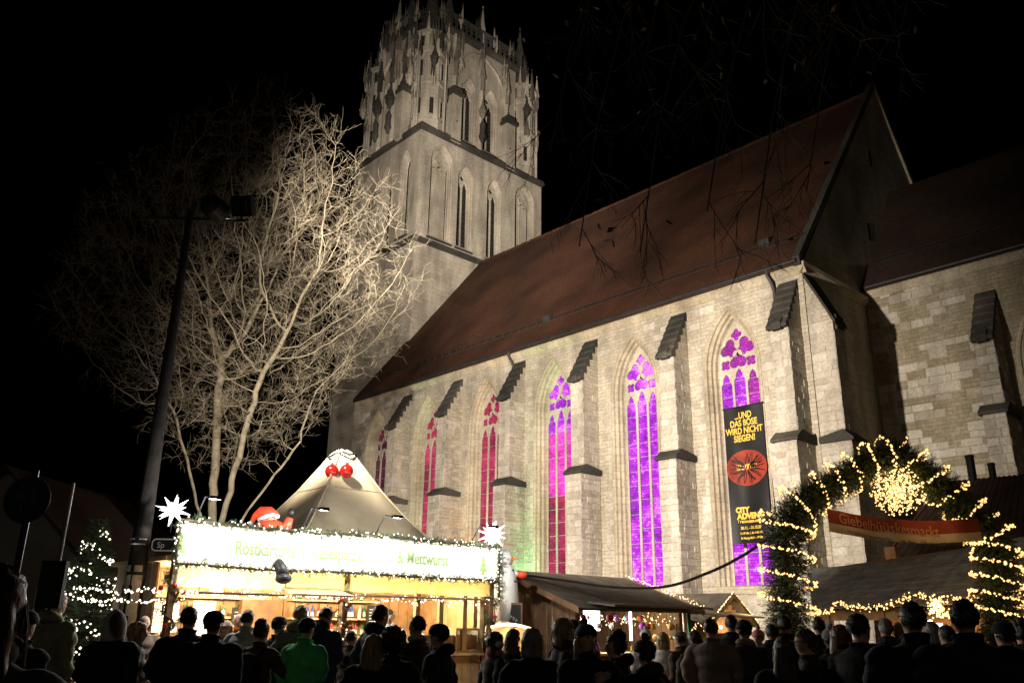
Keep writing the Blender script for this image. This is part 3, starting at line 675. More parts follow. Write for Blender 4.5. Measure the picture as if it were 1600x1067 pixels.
# clustered shafts, canopies and crocketed gables that ruffle the belfry outline
R3 = random.Random(14)
def spray(x, y, z, s, m='dark'):
    q = MB()
    for k in range(9):
        a = R3.uniform(0, 6.28); h = R3.uniform(.5, 1.7)*s; r = R3.uniform(.04,.085)*s; ox, oy = .3*s*math.cos(a)*R3.random(), .3*s*math.sin(a)*R3.random(); zz = z + R3.uniform(-.5,.4)*s
        q.lathe([(r,zz),(r*1.3,zz+h*.35),(r*.7,zz+h*.5),(r*.9,zz+h*.6),(0,zz+h*1.3)], (x+ox, y+oy, 0), 5)
    return q.build('crocket_cluster', M[R3.choice(['mid','mid','dark','tower'])], church)
for (tx, ty) in ((TX1-1.35, TY0+1.45), (TX1-1.35, TY1-1.45), (TX0+1.35, TY0+1.45)):
    for j in range(8):
        a = j*math.pi/4 + math.pi/8; x, y = tx + 1.62*math.cos(a), ty + 1.62*math.sin(a)
        if math.cos(a) < -.2 and math.sin(a) > .2: continue
        if j % 2 == 0:
            q = MB(); q.lathe([(.11,Z2+.4),(.11,46.5),(.05,46.6),(0,47.8)], (x, y, 0), 6); q.build('shaft', M['tower'], church)
        spray(x, y, 42.6 + (j % 3)*1.1, 1.0, 'dark'); spray(x, y, 46.4 + (j % 2)*1.3, 1.1, 'dark')
        if j % 2: canopy(x, y, 43.8 + .6*(j % 4), .75, 'tower' if j % 4 == 1 else 'dark')
for y in (37.6, 38.0, 40.4, 43.0, 43.3): spray(bx1+.35, y, R3.uniform(46.5,47.5), 1.0); spray(bx1+.3, y, R3.uniform(47.8,49.8), 1.0)
for x in (bx1-ch+.4, mxs+.5, mxs-.5, mxs-1.9, bx0+ch): spray(x, by0-.35, R3.uniform(42.5,47.5), 1.2); spray(x, by0-.3, R3.uniform(47.5,49.8), 1.1)
for i, p in enumerate(octring(Z3+.6,.35)):
    nx = octring(Z3+.6,.35)[(i+1) % 8]
    for u in (.15,.38,.62,.85): spray(p.x+(nx.x-p.x)*u, p.y+(nx.y-p.y)*u, Z3+.9+R3.uniform(-.3,.5), 1.1)

# ------------------------------------------------------------------ floodlight mast
mast_p = gpos(212, 13.95)
mast = thing('floodlight_mast', mast_p, 'tall dark wooden mast carrying two floodlights on a crossbar, sticky posters round its foot', 'light mast')
M['mast'] = mat('mast_wood', (.02,.017,.014), .85, .4, 6, .4, 25)
M['black'] = mat('black_metal', (.012,.012,.012), .5, .1, bump=.05)
M['paper'] = mat('old_paper', (.34,.3,.25), .9, .35, 8)
M['paper2'] = mat('grey_paper', (.2,.2,.21), .9, .4, 9)
top = V((mast_p.x, mast_p.y, 8.62))
q = MB(); q.lathe([(.165,0),(.15,2.4),(.108,5),(.075,7.5),(.06,8.75),(.04,8.8)], mast_p, 12); q.build('pole', M['mast'], mast, True)
bar_dir = (SIDE*.985 + HEAD*.17).normalized()
bL, bR = top - bar_dir*.78, top + bar_dir*1.0
q = MB(); q.tube([bL - V((0,0,.06)), bR + V((0,0,.06))], .032, 8); q.build('crossbar', M['black'], mast)
aim1 = V((-29.5, 31, 7.5)); aim2 = V((-47, 42.0, 36))
def flood(px, py, rnd, aim, r):
    c = atd(px, py, (top - CAM).dot(HEAD)); d = (aim - c).normalized()
    q = MB()
    if rnd: q.lathe([(r*.55,-.3),(r*.92,-.2),(r,.0),(r,.12),(r*.93,.12),(r*.93,.06)], c, 18, axis=d)
    else:
        a = d.cross(UP).normalized(); b = a.cross(d)
        q.obox(c, a*r, b*r, d*.1); q.obox(c - d*.17, a*r*.7, b*r*.6, d*.09)
    f = q.build('floodlight', M['black'], mast)
    l = MB(); a = d.cross(UP).normalized(); b = a.cross(d); c2 = c + d*(.07 if rnd else .105)
    l.add([c2 + a*(r*.85*math.cos(t*.5236)) + b*(r*.85*math.sin(t*.5236)) for t in range(12)], [tuple(range(12))])
    l.build('lens', emit('flood_lens', (1,.93,.8), 30), f)
    k = MB(); k.tube([c - V((0,0,r)), V((c.x, c.y, top.z + .02))], .03, 6); k.build('bracket', M['black'], f)
    return c, d
f1 = flood(338, 327, True, aim1, .22); f2 = flood(380, 322, False, aim2, .19)
def spot(name, loc, d, energy, size, blend, col, rr=.15, parent=None):
    l = bpy.data.lights.new(name, 'SPOT'); l.energy = energy; l.spot_size = rad(size); l.spot_blend = blend; l.color = col; l.shadow_soft_size = rr
    o = bpy.data.objects.new(name, l); o.location = loc; o.rotation_euler = V(d).to_track_quat('-Z', 'Y').to_euler()
    if parent is None: COL.objects.link(o)
    else: link(o, parent)
    return o
spot('floodlight_beam', f1[0] + f1[1]*.35, f1[1], 70000, 98, 1.0, (1.0,.885,.745), .22, mast)
spot('floodlight_beam', f2[0] + f2[1]*.35, f2[1], 165000, 40, 1.0, (1.0,.885,.76), .22, mast)
# ------------------------------------------------------------------ trees
M['bark'] = mat('lime_bark', (.155,.13,.09), .85, .35, 4, .3, 30)
M['bark2'] = mat('dark_bark', (.05,.042,.035), .9, .3, 4, .3, 30)
M['fir'] = mat('fir_needles', (.032,.05,.02), .7, .5, 5, 0)
M['fir_wood'] = mat('fir_twig', (.06,.04,.025), .9, .3, 6, 0)
M['leaf'] = mat('withered_leaf', (.10,.06,.02), .8, .4, 5, 0)
def rvec(r): 
    while True:
        v = V((r.uniform(-1,1), r.uniform(-1,1), r.uniform(-1,1)))
        if .05 < v.length < 1: return v.normalized()
def bez(a, b, c, n): return [a*(1-t)**2 + b*(2*t*(1-t)) + c*t*t for t in [i/n for i in range(n+1)]]
def sub(mb, rng, pts, r0, r1, level, lens, counts, rads, grav=0.0):
    """side shoots along a branch, down to fine twigs"""
    if level >= len(lens): return
    n = counts[level]; m = len(pts) - 1
    for i in range(n):
        t = rng.uniform(.28 if level == 0 else .15, 1.0); f = t*m; k = min(int(f), m-1)
        p = pts[k].lerp(pts[k+1], f - k); d = (pts[k+1] - pts[k]).normalized()
        side = rvec(rng); side = (side - d*side.dot(d)).normalized()
        e = (d*rng.uniform(.55,1.0) + side*rng.uniform(.5,1.0) + V((0,0,rng.uniform(-.05,.35) + grav))).normalized()
        L = lens[level]*rng.uniform(.55,1.15)*(1.15 - .5*t)
        q = p + e*L*.5 + rvec(rng)*L*.1; c = p + e*L + V((0,0,L*rng.uniform(.0,.22) + grav*L*.4)) + rvec(rng)*L*.12
        P = bez(p, q, c, 3 if level < 2 else 2)
        ra = rads[level]; mb.tube(P, [ra*(1 - .7*j/(len(P)-1)) for j in range(len(P))], 5 if level == 0 else 3, False)
        sub(mb, rng, P, ra, ra*.3, level + 1, lens, counts, rads, grav)
def bare_tree():
    """crown grown into a cloud of points (space colonisation), thickness from the twigs each limb carries"""
    from mathutils.kdtree import KDTree
    D0 = 32.0; base = gpos(325, D0); rng = random.Random(21)
    t = thing('bare_tree', base, 'large bare tree, its spreading branches lit by the floodlight mast, before the tower', 'tree')
    outline = [(0,1.0),(15,1.0),(35,1.02),(60,1.02),(90,1.0),(120,1.02),(150,1.0),(180,.98)]
    cen = atd(378, 445, D0); RX, RD, RZU, RZD = 7.3, 5.0, 7.9, 6.8
    att = []
    while len(att) < 4600:
        d = rvec(rng); r = rng.random()**.36
        lump = 1 + .10*math.sin(d.x*5+1) + .10*math.sin(d.y*6+d.z*4)
        p = cen + SIDE*(d.x*r*RX*lump) + HEAD*(d.y*r*RD*lump) + UP*(d.z*r*(RZU if d.z > 0 else RZD)*lump)
        if p.z > 3.2: att.append(p)
    nodes = []; par = []
    def add(p, q): nodes.append(p); par.append(q); return len(nodes) - 1
    k = add(base - V((0,0,.1)), -1)
    for z in (.4,.9,1.4,1.9,2.4,2.9,3.4): k = add(base + V((.03*z,0,z)), k)
    fork = k
    for px, py, D in ((410,580,D0-1.2),(345,560,D0+1),(270,640,D0-.5),(470,690,D0+.8)):
        e = atd(px, py, D); k = fork; s = nodes[fork]; n = int((e-s).length/.42); mid = s.lerp(e,.5) + V((0,0,-.5 if abs(px-350) < 60 else .3))
        for p in bez(s, mid, e, n)[1:]: k = add(p + rvec(rng)*.05, k)
    step, infl, kill = .36, 2.6, .52
    for it in range(90):
        kd = KDTree(len(nodes))
        for i_, p in enumerate(nodes): kd.insert(p, i_)
        kd.balance(); acc = {}; keep = []
        for a in att:
            p, i_, d = kd.find(a)
            if d < kill: continue
            keep.append(a)
            if d < infl: acc.setdefault(i_, V((0,0,0))); acc[i_] += (a - p).normalized()
        att = keep
        if not acc: break
        for i_, d in acc.items():
            if d.length < .05: d = rvec(rng)
            add(nodes[i_] + (d.normalized() + rvec(rng)*.22 + V((0,0,.06))).normalized()*step, i_)
        if len(nodes) > 12000: break
    ch = [[] for _ in nodes]
    for i_, q in enumerate(par):
        if q >= 0: ch[q].append(i_)
    rad_ = [0.0]*len(nodes)
    for i_ in range(len(nodes)-1, -1, -1):
        rad_[i_] = (sum(rad_[c]**2.05 for c in ch[i_]))**(1/2.05) if ch[i_] else .0070
    tr = MB(); cr = MB()
    seen = set()
    for i_ in range(len(nodes)):
        for c in ch[i_]:
            if c in seen: continue
            main = max(ch[i_], key=lambda x: rad_[x])
            if c == main and par[i_] >= 0 and i_ in seen: continue
            P = [i_, c]; seen.add(c)
            while ch[P[-1]]:
                m_ = max(ch[P[-1]], key=lambda x: rad_[x]); P.append(m_); seen.add(m_)
            R_ = [rad_[x] for x in P]; R_[0] = min(R_[0], R_[1]*1.25)
            n = 9 if R_[0] > .1 else 5 if R_[0] > .03 else 3
            (tr if 0 in P else cr).tube([nodes[x] for x in P], R_, n, False)
    # fine twigs on every thin shoot
    for i_ in range(1, len(nodes)):
        if rad_[i_] < .017:
            d = (nodes[i_] - nodes[par[i_]]).normalized()
            for _ in range(4 if rad_[i_] < .0085 else 2):
                e = (d*rng.uniform(.4,1.0) + rvec(rng)*.9 + V((0,0,.15))).normalized(); L = rng.uniform(.25,.7); p = nodes[i_]
                P = bez(p, p + e*L*.5 + rvec(rng)*.06, p + e*L + V((0,0,.08)) + rvec(rng)*.06, 2); cr.tube(P, [.0058,.0048,.0032], 3, False)
                for q in P[1:]:
                    e2 = (e + rvec(rng)*.9).normalized(); cr.tube([q, q + e2*L*.5], [.0045,.003], 3, False)
    tr.build('trunk', M['bark'], t, True); cr.build('crown', M['bark'], t)
bare_tree()
def hanging_tree():
    base = gpos(2100, 7.5); rng = random.Random(4)
    t = thing('overhanging_tree', base, 'dark bare tree whose thin twigs hang down before the church roof', 'tree')
    tr = MB(); cr = MB(); lf = MB()
    top_ = base + V((-.3,.2,11.5)); tr.tube([base, base + V((.05,.1,4)), base + V((-.1,.1,8)), top_], [.3,.24,.2,.16], 9)
    for px, py, D in ((1000,395,10.2),(1105,330,9.6),(905,385,11.0),(1180,380,10.4),(860,240,10.8),(1000,130,11.5),(1260,300,11),(1100,60,11),(900,90,12),(1400,90,11.5),(1300,40,10)):
        e = atd(px, py, D); s = base + V((-.2,.2,rng.uniform(10,11.4))); mid = atd(px + 90, -420, D)
        P = bez(s, mid, e, 9); cr.tube(P, [.045*(1-.9*i/9)+.004 for i in range(10)], 6, False)
        sub(cr, rng, P[4:], .05, .01, 0, [1.5,.75,.35], [9,4,3], [.010,.007,.0045], -.45)
        for k in range(9):
            p = P[rng.randint(5,9)] + rvec(rng)*.5; a = rvec(rng)*.07; b = rvec(rng)*.05
            lf.add([p - a, p + b, p + a, p - b*.6], [(0,1,2,3)])
    tr.build('trunk', M['bark2'], t, True); c = cr.build('crown', M['bark2'], t); lf.build('leaves', M['leaf'], c)
hanging_tree()

# ------------------------------------------------------------------ fir foliage, light strings
def sprig(mb, p, d, L, rng, n=16, w=.009, nl=.06):
    """one fir twig: stem and two-sided needles"""
    d = d.normalized(); s = d.cross(rvec(rng)).normalized(); u = d.cross(s)
    mb.add([p, p + s*.006, p + d*L], [(0,1,2)])
    for i in range(n):
        t = (i + rng.random())/n; q = p + d*(L*t); a = rng.uniform(0, 6.28)
        nd = (d*.65 + s*math.cos(a) + u*math.sin(a)).normalized()*nl*(1.15 - .5*t)
        x = nd.cross(d).normalized()*w*.5
        mb.add([q - x, q + x, q + nd], [(0,1,2)])
BULB_W = emit('warm_bulb', (1.0,.64,.26), 2.6); BULB_C = emit('cool_bulb', (1.0,.90,.66), 3.6); BULB_A = emit('amber_bulb', (1.0,.56,.18), 2.3)
M['wire'] = mat('green_wire', (.01,.02,.01), .6, bump=0)
def resample(P, step):
    P = [V(p) for p in P]; out_ = [P[0]]; acc = 0.0
    for a, b in zip(P[:-1], P[1:]):
        L = (b - a).length; k = step - acc
        while k <= L: out_.append(a.lerp(b, k/L)); k += step
        acc = L - (k - step)
    return out_
def light_string(name, P, label, group, bulb, step=.06, jit=.03, r=.017, seed=0, parent=None, cat='fairy lights', wire=True):
    rng = random.Random(seed); pts = resample(P, step)
    t = parent or thing(name, P[0], label, cat, group)
    bm_ = MB()
    for p in pts: bm_.octa(p + rvec(rng)*rng.uniform(0, jit), r*rng.uniform(.6,1.55))
    o = bm_.build('bulbs', bulb, t); tag(o, kind='stuff')
    if wire:
        w = MB(); w.tube(resample(P, .3)+[P[-1]], .006, 3, False); w.build('wire', M['wire'], t)
    return t
def garland(P, label, group, bulb=None, rad_=.09, dens=60, bstep=.05, seed=0, name='fir_garland', br=.017, nl=.06, red=0):
    rng = random.Random(seed); pts = resample(P, 1.0/dens); t = thing(name, P[0], label, 'garland', group)
    f = MB()
    for i, p in enumerate(pts):
        d = (pts[min(i+1,len(pts)-1)] - pts[max(i-1,0)])
        if d.length < 1e-6: d = UP
        sprig(f, p + rvec(rng)*rad_*.3, rvec(rng)*1.0 + d.normalized()*.5, rng.uniform(.6,1.25)*rad_*1.3, rng, 12, .010, nl)
    tag(f.build('needles', M['fir'], t), kind='stuff')
    w = MB(); w.tube(resample(P, .2)+[P[-1]], .02, 5, False); w.build('core_wire', M['fir_wood'], t)
    if bulb:
        b = MB()
        for p in resample(P, bstep): b.octa(p + rvec(rng)*rad_*rng.uniform(.4,1.0), br*rng.uniform(.75,1.3))
        tag(b.build('bulbs', bulb, t), kind='stuff')
    for k in range(red):
        p = pts[rng.randrange(len(pts))] + rvec(rng)*rad_*.9; q = MB(); q.ball(p, .04, 8, 6); q.build('bauble', M['red_gloss'], t, True)
    return t
M['red_gloss'] = mat('red_bauble', (.45,.015,.012), .18, .1, bump=0, spec=.6)
def lamp(name, loc, energy, col, r=.08, parent=None):
    l = bpy.data.lights.new(name, 'POINT'); l.energy = energy; l.color = col; l.shadow_soft_size = r
    o = bpy.data.objects.new(name, l); o.location = V(loc)
    if parent is None: COL.objects.link(o)
    else: link(o, parent)
    return o
WARM = (1.0,.74,.42); COOL = (1.0,.93,.8); AMB = (1.0,.6,.25)

def christmas_tree():
    base = gpos(143, 16.6); rng = random.Random(8); H = 3.35; R = 1.15
    t = thing('christmas_tree', base, 'cut fir tree wound with white fairy lights beside the floodlight mast', 'christmas tree')
    tr = MB(); tr.tube([base, base + V((0,0,H*.97))], [.06,.012], 7); tr.build('trunk', M['fir_wood'], t)
    f = MB()
    for i in range(330):
        h = (i/330)**.85*H*.97 + .12; rr = R*max(0,1 - h/H)**.8; a = i*2.399 + rng.uniform(-.3,.3); d = V((math.cos(a), math.sin(a), rng.uniform(-.15,.45)))
        L = max(.15, rr*rng.uniform(.75,1.12)); p0 = base + V((0,0,h)); P = bez(p0, p0 + d*L*.5 + V((0,0,-.03)), p0 + d*L, 3)
        f.tube(P, [.012,.009,.006,.003], 3, False)
        n = int(4 + L*12)
        for k in range(n):
            tt = (k + .5)/n; q = P[0].lerp(P[-1], tt); s = d.cross(UP).normalized()*(1 if k % 2 else -1)
            sprig(f, q, d*.8 + s*rng.uniform(.4,.9) + UP*rng.uniform(-.3,.2), .16*(1.2-tt*.5), rng, 9, .011, .05)
    tag(f.build('crown', M['fir'], t), kind='stuff')
    P = []
    for i in range(150):
        u = i/149; h = H*(.96 - .86*u); rr = R*max(0,1 - h/H)**.8*1.02; a = u*6.2*2*math.pi; P.append(base + V((rr*math.cos(a), rr*math.sin(a), h - .1*math.sin(a*2))))
    light_string('fairy_lights', P, 'white fairy lights spiralling down the cut fir tree', 'fairy lights', BULB_C, .05, .13, .017, 3)
    lamp('tree_glow', base + V((.5,-.5,1.9)), 14, COOL, .5, t)
christmas_tree()

M['grey_metal_'] = mat('steel', (.45,.45,.44), .35, .1, bump=.03, metal=.8); BCJ = mat('brown_jar', (.16,.06,.02), .25, .2, bump=0)
# ------------------------------------------------------------------ food stall with the tent roof
M['wood'] = mat('warm_wood', (.33,.19,.085), .65, .3, 5, .2, 30)
M['wood_d'] = mat('brown_wood', (.13,.07,.035), .75, .35, 5, .25, 30)
M['wood_l'] = mat('pale_wood', (.5,.36,.2), .6, .2, 4, .15, 30)
M['canvas'] = mat('cream_canvas', (.36,.30,.20), .85, .15, 2, .2, 60)
def canvas(name, c):
    m = mat(name, c, .85, .15, 2, .2, 60); n = m.node_tree; b = n.nodes['Principled BSDF']; o = [q for q in n.nodes if q.type == 'OUTPUT_MATERIAL'][0]
    tl_ = N(n, 'ShaderNodeBsdfTranslucent'); tl_.inputs[0].default_value = (*[min(1, x*1.2) for x in c], 1); mx = N(n, 'ShaderNodeMixShader'); mx.inputs[0].default_value = .4
    n.links.new(b.outputs[0], mx.inputs[1]); n.links.new(tl_.outputs[0], mx.inputs[2]); n.links.new(mx.outputs[0], o.inputs[0]); return m
M['valance'] = canvas('cream_valance', (.62,.55,.38)); M['valance_y'] = canvas('yellow_valance', (.6,.5,.2))
M['canvas_y'] = mat('yellow_canvas', (.58,.5,.2), .85, .15, 2, .2, 60)
M['signw'] = mat('sign_board', (.8,.77,.62), .6, .06, 2, .05)
M['green_ink'] = mat('green_lettering', (.19,.30,.09), .6, .05, bump=0)
M['white'] = mat('white_plastic', (.75,.75,.74), .5, .05, bump=0)
M['felt'] = mat('roofing_felt', (.11,.09,.07), .95, .35, 3, .5, 60)
M['chalk'] = mat('chalkboard', (.012,.013,.012), .8, .2, bump=.05)
M['chalkw'] = mat('chalk', (.6,.6,.58), .9, .2, bump=0)
def text_mesh(name, body, size, frame, matl, parent, align='LEFT', squash=1.0, ext=.002, off=0.0, warp=None):
    """frame: (origin, right, up); lettering as thin solid letters"""
    cu = bpy.data.curves.new(name, 'FONT'); cu.body = body; cu.size = size; cu.align_x = align; cu.extrude = ext; cu.offset = off
    o = bpy.data.objects.new(name, cu); COL.objects.link(o)
    dg = bpy.context.evaluated_depsgraph_get(); me = bpy.data.meshes.new_from_object(o.evaluated_get(dg)); bpy.data.objects.remove(o); bpy.data.curves.remove(cu)
    og, ri, up = V(frame[0]), V(frame[1]).normalized(), V(frame[2]).normalized(); nn = ri.cross(up)
    for v in me.vertices:
        p = og + ri*v.co.x*squash + up*v.co.y + nn*v.co.z
        v.co = warp(p) if warp else p
    me.materials.clear(); me.materials.append(matl); me.name = name
    return link(bpy.data.objects.new(name, me), parent)
SA = gpos(266, 13.4); SB = gpos(772, 17.6); SL = (SB - SA).length; sd_ = (SB - SA)/SL; sn = V((sd_.y, -sd_.x, 0))
def S(s, t, z): return SA + sd_*s - sn*t + V((0,0,z))
def spx(px, t=0, z=2.2):
    lo, hi = -2, SL + 4
    for _ in range(40):
        m = (lo + hi)/2
        if proj(S(m, t, z))[0] < px: lo = m
        else: hi = m
    return lo
def sbox(mb, s0, s1, t0, t1, z0, z1): mb.obox(S((s0+s1)/2, (t0+t1)/2, (z0+z1)/2), sd_*((s1-s0)/2), V((0,0,(z1-z0)/2)), sn*((t1-t0)/2))
stall = thing('food_stall', S(SL/2, 1.5, 0), 'long open food stall under a peaked canvas roof with glaring lit signboard', 'market stall')
sm = spx(541)
for s_ in (.06, sm, SL - .06):
    q = MB(); sbox(q, s_-.05, s_+.05, -.02, .08, 0, 2.45); q.build('post', M['wood_d'], stall)
q = MB(); sbox(q, 0, SL, -.10, -.05, 2.40, 3.04); sign = q.build('signboard', M['signw'], stall)
def sgn_text(px, body, size, z, sq=.72):
    s0 = spx(px, -.1, z); text_mesh('lettering', body, size, (S(s0, -.104, z), sd_, UP), M['green_ink'], sign, squash=sq, off=.004)
sgn_text(366, 'Röstkartoffeln', .30, 2.60); sgn_text(487, 'Käsespätzle', .30, 2.61); sgn_text(620, '& Mettwurst', .32, 2.62)
for px in (281, 755):   # little printed fir trees
    s0 = spx(px, -.1, 2.7); q = MB()
    for k in range(3): q.add([S(s0-.11+.025*k,-.105,2.56+.1*k), S(s0+.11-.025*k,-.105,2.56+.1*k), S(s0,-.105,2.70+.1*k)], [(0,1,2)])
    sbox(q, s0-.03, s0+.03, -.107, -.103, 2.49, 2.56); q.build('fir_emblem', M['green_ink'], sign)
# lamps on arms washing the signboard
for px in (302, 470, 585, 735):
    s0 = spx(px, -.1, 2.8); a = MB(); a.tube([S(s0,-.05,3.05), S(s0,-.4,3.42), S(s0,-.76,3.36)], .012, 6); a.obox(S(s0,-.8,3.36), sd_*.09, V((0,0,.025)), sn*.05)
    f = a.build('sign_lamp', M['black'], stall); lamp('sign_lamp_light', S(s0,-.8,3.28), 190, (1,.98,.95), .05, stall)
# canvas valance below the sign
def valance(s0, s1, zt, zb, mt, ph):
    q = MB(); n = 40; top_, bot = [], []
    for i in range(n + 1):
        s_ = s0 + (s1-s0)*i/n; w = .018*math.sin(i*1.3+ph) + .012*math.sin(i*2.9+ph)
        top_.append(S(s_, -.03, zt)); bot.append(S(s_, -.03 + w, zb + .012*math.sin(i*.8)))
    mid = [(a + b)/2 + sn*.012*math.sin(i*.9+ph) for i, (a, b) in enumerate(zip(top_, bot))]
    for A_, B_ in ((top_, mid), (mid, bot)):
        for i in range(n): q.add([A_[i], A_[i+1], B_[i+1], B_[i]], [(0,3,2,1)])
    return q.build('valance', mt, stall, True)
valance(.02, sm*.62, 2.39, 2.06, M['valance'], 0); valance(sm*.63, SL - .15, 2.39, 2.08, M['valance_y'], 2)
# carcass: back wall boards, side boards, ceiling, counter
TD = 2.7
for i in range(26):
    s0 = SL*i/26; q = MB(); sbox(q, s0+.006, s0+SL/26-.006, TD, TD+.03, 0, 2.5); q.build('plank', M['wood'], stall)
for s0 in (0, SL-.03):
    for i in range(9):
        t0 = TD*i/9; q = MB(); sbox(q, s0, s0+.03, t0+.3*(s0 == 0)*0+.005, t0+TD/9-.005, 0, 2.45) if i > 1 else sbox(q, s0, s0+.03, t0+.1, t0+TD/9-.005, 0, 1.0); q.build('plank', M['wood'], stall)
q = MB(); sbox(q, -.1, SL+.1, .02, TD+.15, 2.45, 2.52); q.build('roof_deck', M['wood_l'], stall)
cz = .98
q = MB(); sbox(q, .15, SL-.15, .1, .72, cz, cz+.05); ctr = q.build('counter', M['wood_l'], stall)
for i in range(30):
    s0 = .18 + (SL-.4)*i/30; q = MB(); sbox(q, s0+.004, s0+(SL-.4)/30-.004, .16, .19, .05, cz); q.build('counter_board', M['wood'], stall)
for z in (1.25, 1.6, 1.95):
    q = MB(); sbox(q, sm+.2, SL-1.2, TD-.3, TD-.005, z, z+.03); q.build('shelf', M['wood_l'], stall)
    q = MB(); sbox(q, .3, sm-.4, TD-.3, TD-.005, z, z+.03); q.build('shelf', M['wood_l'], stall)
# window frames on the right half
for s0 in (SL-1.75, SL-1.2, SL-.62, SL-.2):
    q = MB(); sbox(q, s0-.05, s0+.05, .12, .2, cz+.05, 2.1); q.build('window_post', M['wood_l'], stall)
for a, b in ((SL-1.7, SL-1.25), (SL-1.15, SL-.67), (SL-.57, SL-.25)):
    q = MB(); sbox(q, a, b, .155, .165, cz+.1, 1.35); q.build('plank', M['wood'], stall)
# raised shutters
def shutter(s0, s1, z0, z1, out_d, mt):
    a, b, c, d = S(s0, .1, z0), S(s1, .1, z0), S(s1, -out_d, z1), S(s0, -out_d, z1); q = MB(); n = (b - a).cross(d - a).normalized()*.03
    q.prism([a, b, c, d], n); return q.build('shutter', mt, stall)
shutter(.35, sm*.55, 2.02, 1.98, .5, M['wood_d']); shutter(sm*.6, sm - .1, 2.12, 2.0, .45, M['wood_l']); shutter(sm+.1, SL-.4, 2.05, 2.02, .3, M['wood_d'])
# menu boards, clutter on counter and back wall
RM = random.Random(19)
for s0, w_, z0_, h_ in ((.55,.5,1.35,.5),(1.3,.42,1.3,.6),(2.05,.6,1.4,.4),(sm+1.9,.4,1.35,.55)):
    q = MB(); sbox(q, s0, s0+w_, TD-.34, TD-.32, z0_, z0_+h_); mb_ = q.build('menu_board', M['white'] if s0 < 2 else M['chalk'], stall); q = MB(); z = z0_ + h_ - .08
    while z > z0_ + .06: sbox(q, s0+.05, s0+w_*RM.uniform(.5,.85), TD-.345, TD-.341, z-.012, z); z -= .06
    q.build('menu_lines', M['wood_d'] if s0 < 2 else M['chalkw'], mb_)
q = MB(); sbox(q, sm*.7, sm-.25, TD-.5, TD-.35, 1.2, 1.95); q.build('cupboard', M['wood_d'], stall)
for i in range(16):
    s0 = .4 + i*.36 + RM.uniform(-.08,.08); k_ = RM.choice(['stack','pan','tray','jar'])
    if abs(s0 - sm) < .15 or s0 > SL - 1.0: continue
    q = MB(); p_ = S(s0, .4 + RM.uniform(-.1,.15), cz+.052)
    if k_ == 'stack': q.lathe([(.035,0),(.045,.02),(.04,.16),(.046,.2),(.05,.34),(.043,.34)], p_, 10); o = q.build('cup_stack', M['white'], None, True); tag(o, 'stack of white paper cups on the food stall counter', 'cups', 'cup stacks on the counter')
    elif k_ == 'pan': q.lathe([(.02,0),(.17,.01),(.2,.07),(.19,.07),(.16,.02)], p_, 14); o = q.build('pan', M['black'], None, True); tag(o, 'black frying pan on the food stall counter', 'pan', 'pans on the counter')
    elif k_ == 'tray': q.obox(p_ + V((0,0,.03)), sd_*.14, V((0,0,.03)), sn*.1); o = q.build('serving_tray', M['grey_metal_'], None); tag(o, 'metal serving tray on the food stall counter', 'tray', 'trays on the counter')
    else: q.lathe([(.05,0),(.055,.02),(.055,.12),(.04,.14),(.045,.17),(0,.175)], p_, 10); o = q.build('jar', BCJ, None, True); tag(o, 'squat brown jar on the food stall counter', 'jar', 'jars on the counter')
# hanging globe lamp
gp = S(spx(335,-.05,2.0), -.1, 2.02); q = MB(); q.ball(gp, .09, 12, 8); q.build('globe_lamp', emit('globe', (1,.88,.66), 14), stall, True)
for s0, tt, z, e in ((.7,.9,2.2,120),(1.9,1.3,2.25,120),(3.0,.9,2.2,80),(4.1,1.2,2.25,50),(5.2,1.2,2.25,50),(6.0,.9,2.2,35)):
    q = MB(); q.tube([S(s0,tt,2.45), S(s0,tt,z+.08)], .006, 4); q.lathe([(.02,.1),(.1,.0),(.1,-.01)], S(s0,tt,z), 10); q.ball(S(s0,tt,z-.02), .045, 8, 6); q.build('pendant_lamp', emit('pendant', (1,.8,.5), 20), stall)
    lamp('pendant_light', S(s0,tt,z-.1), e*2.6, (1.0,.78,.48), .06, stall)
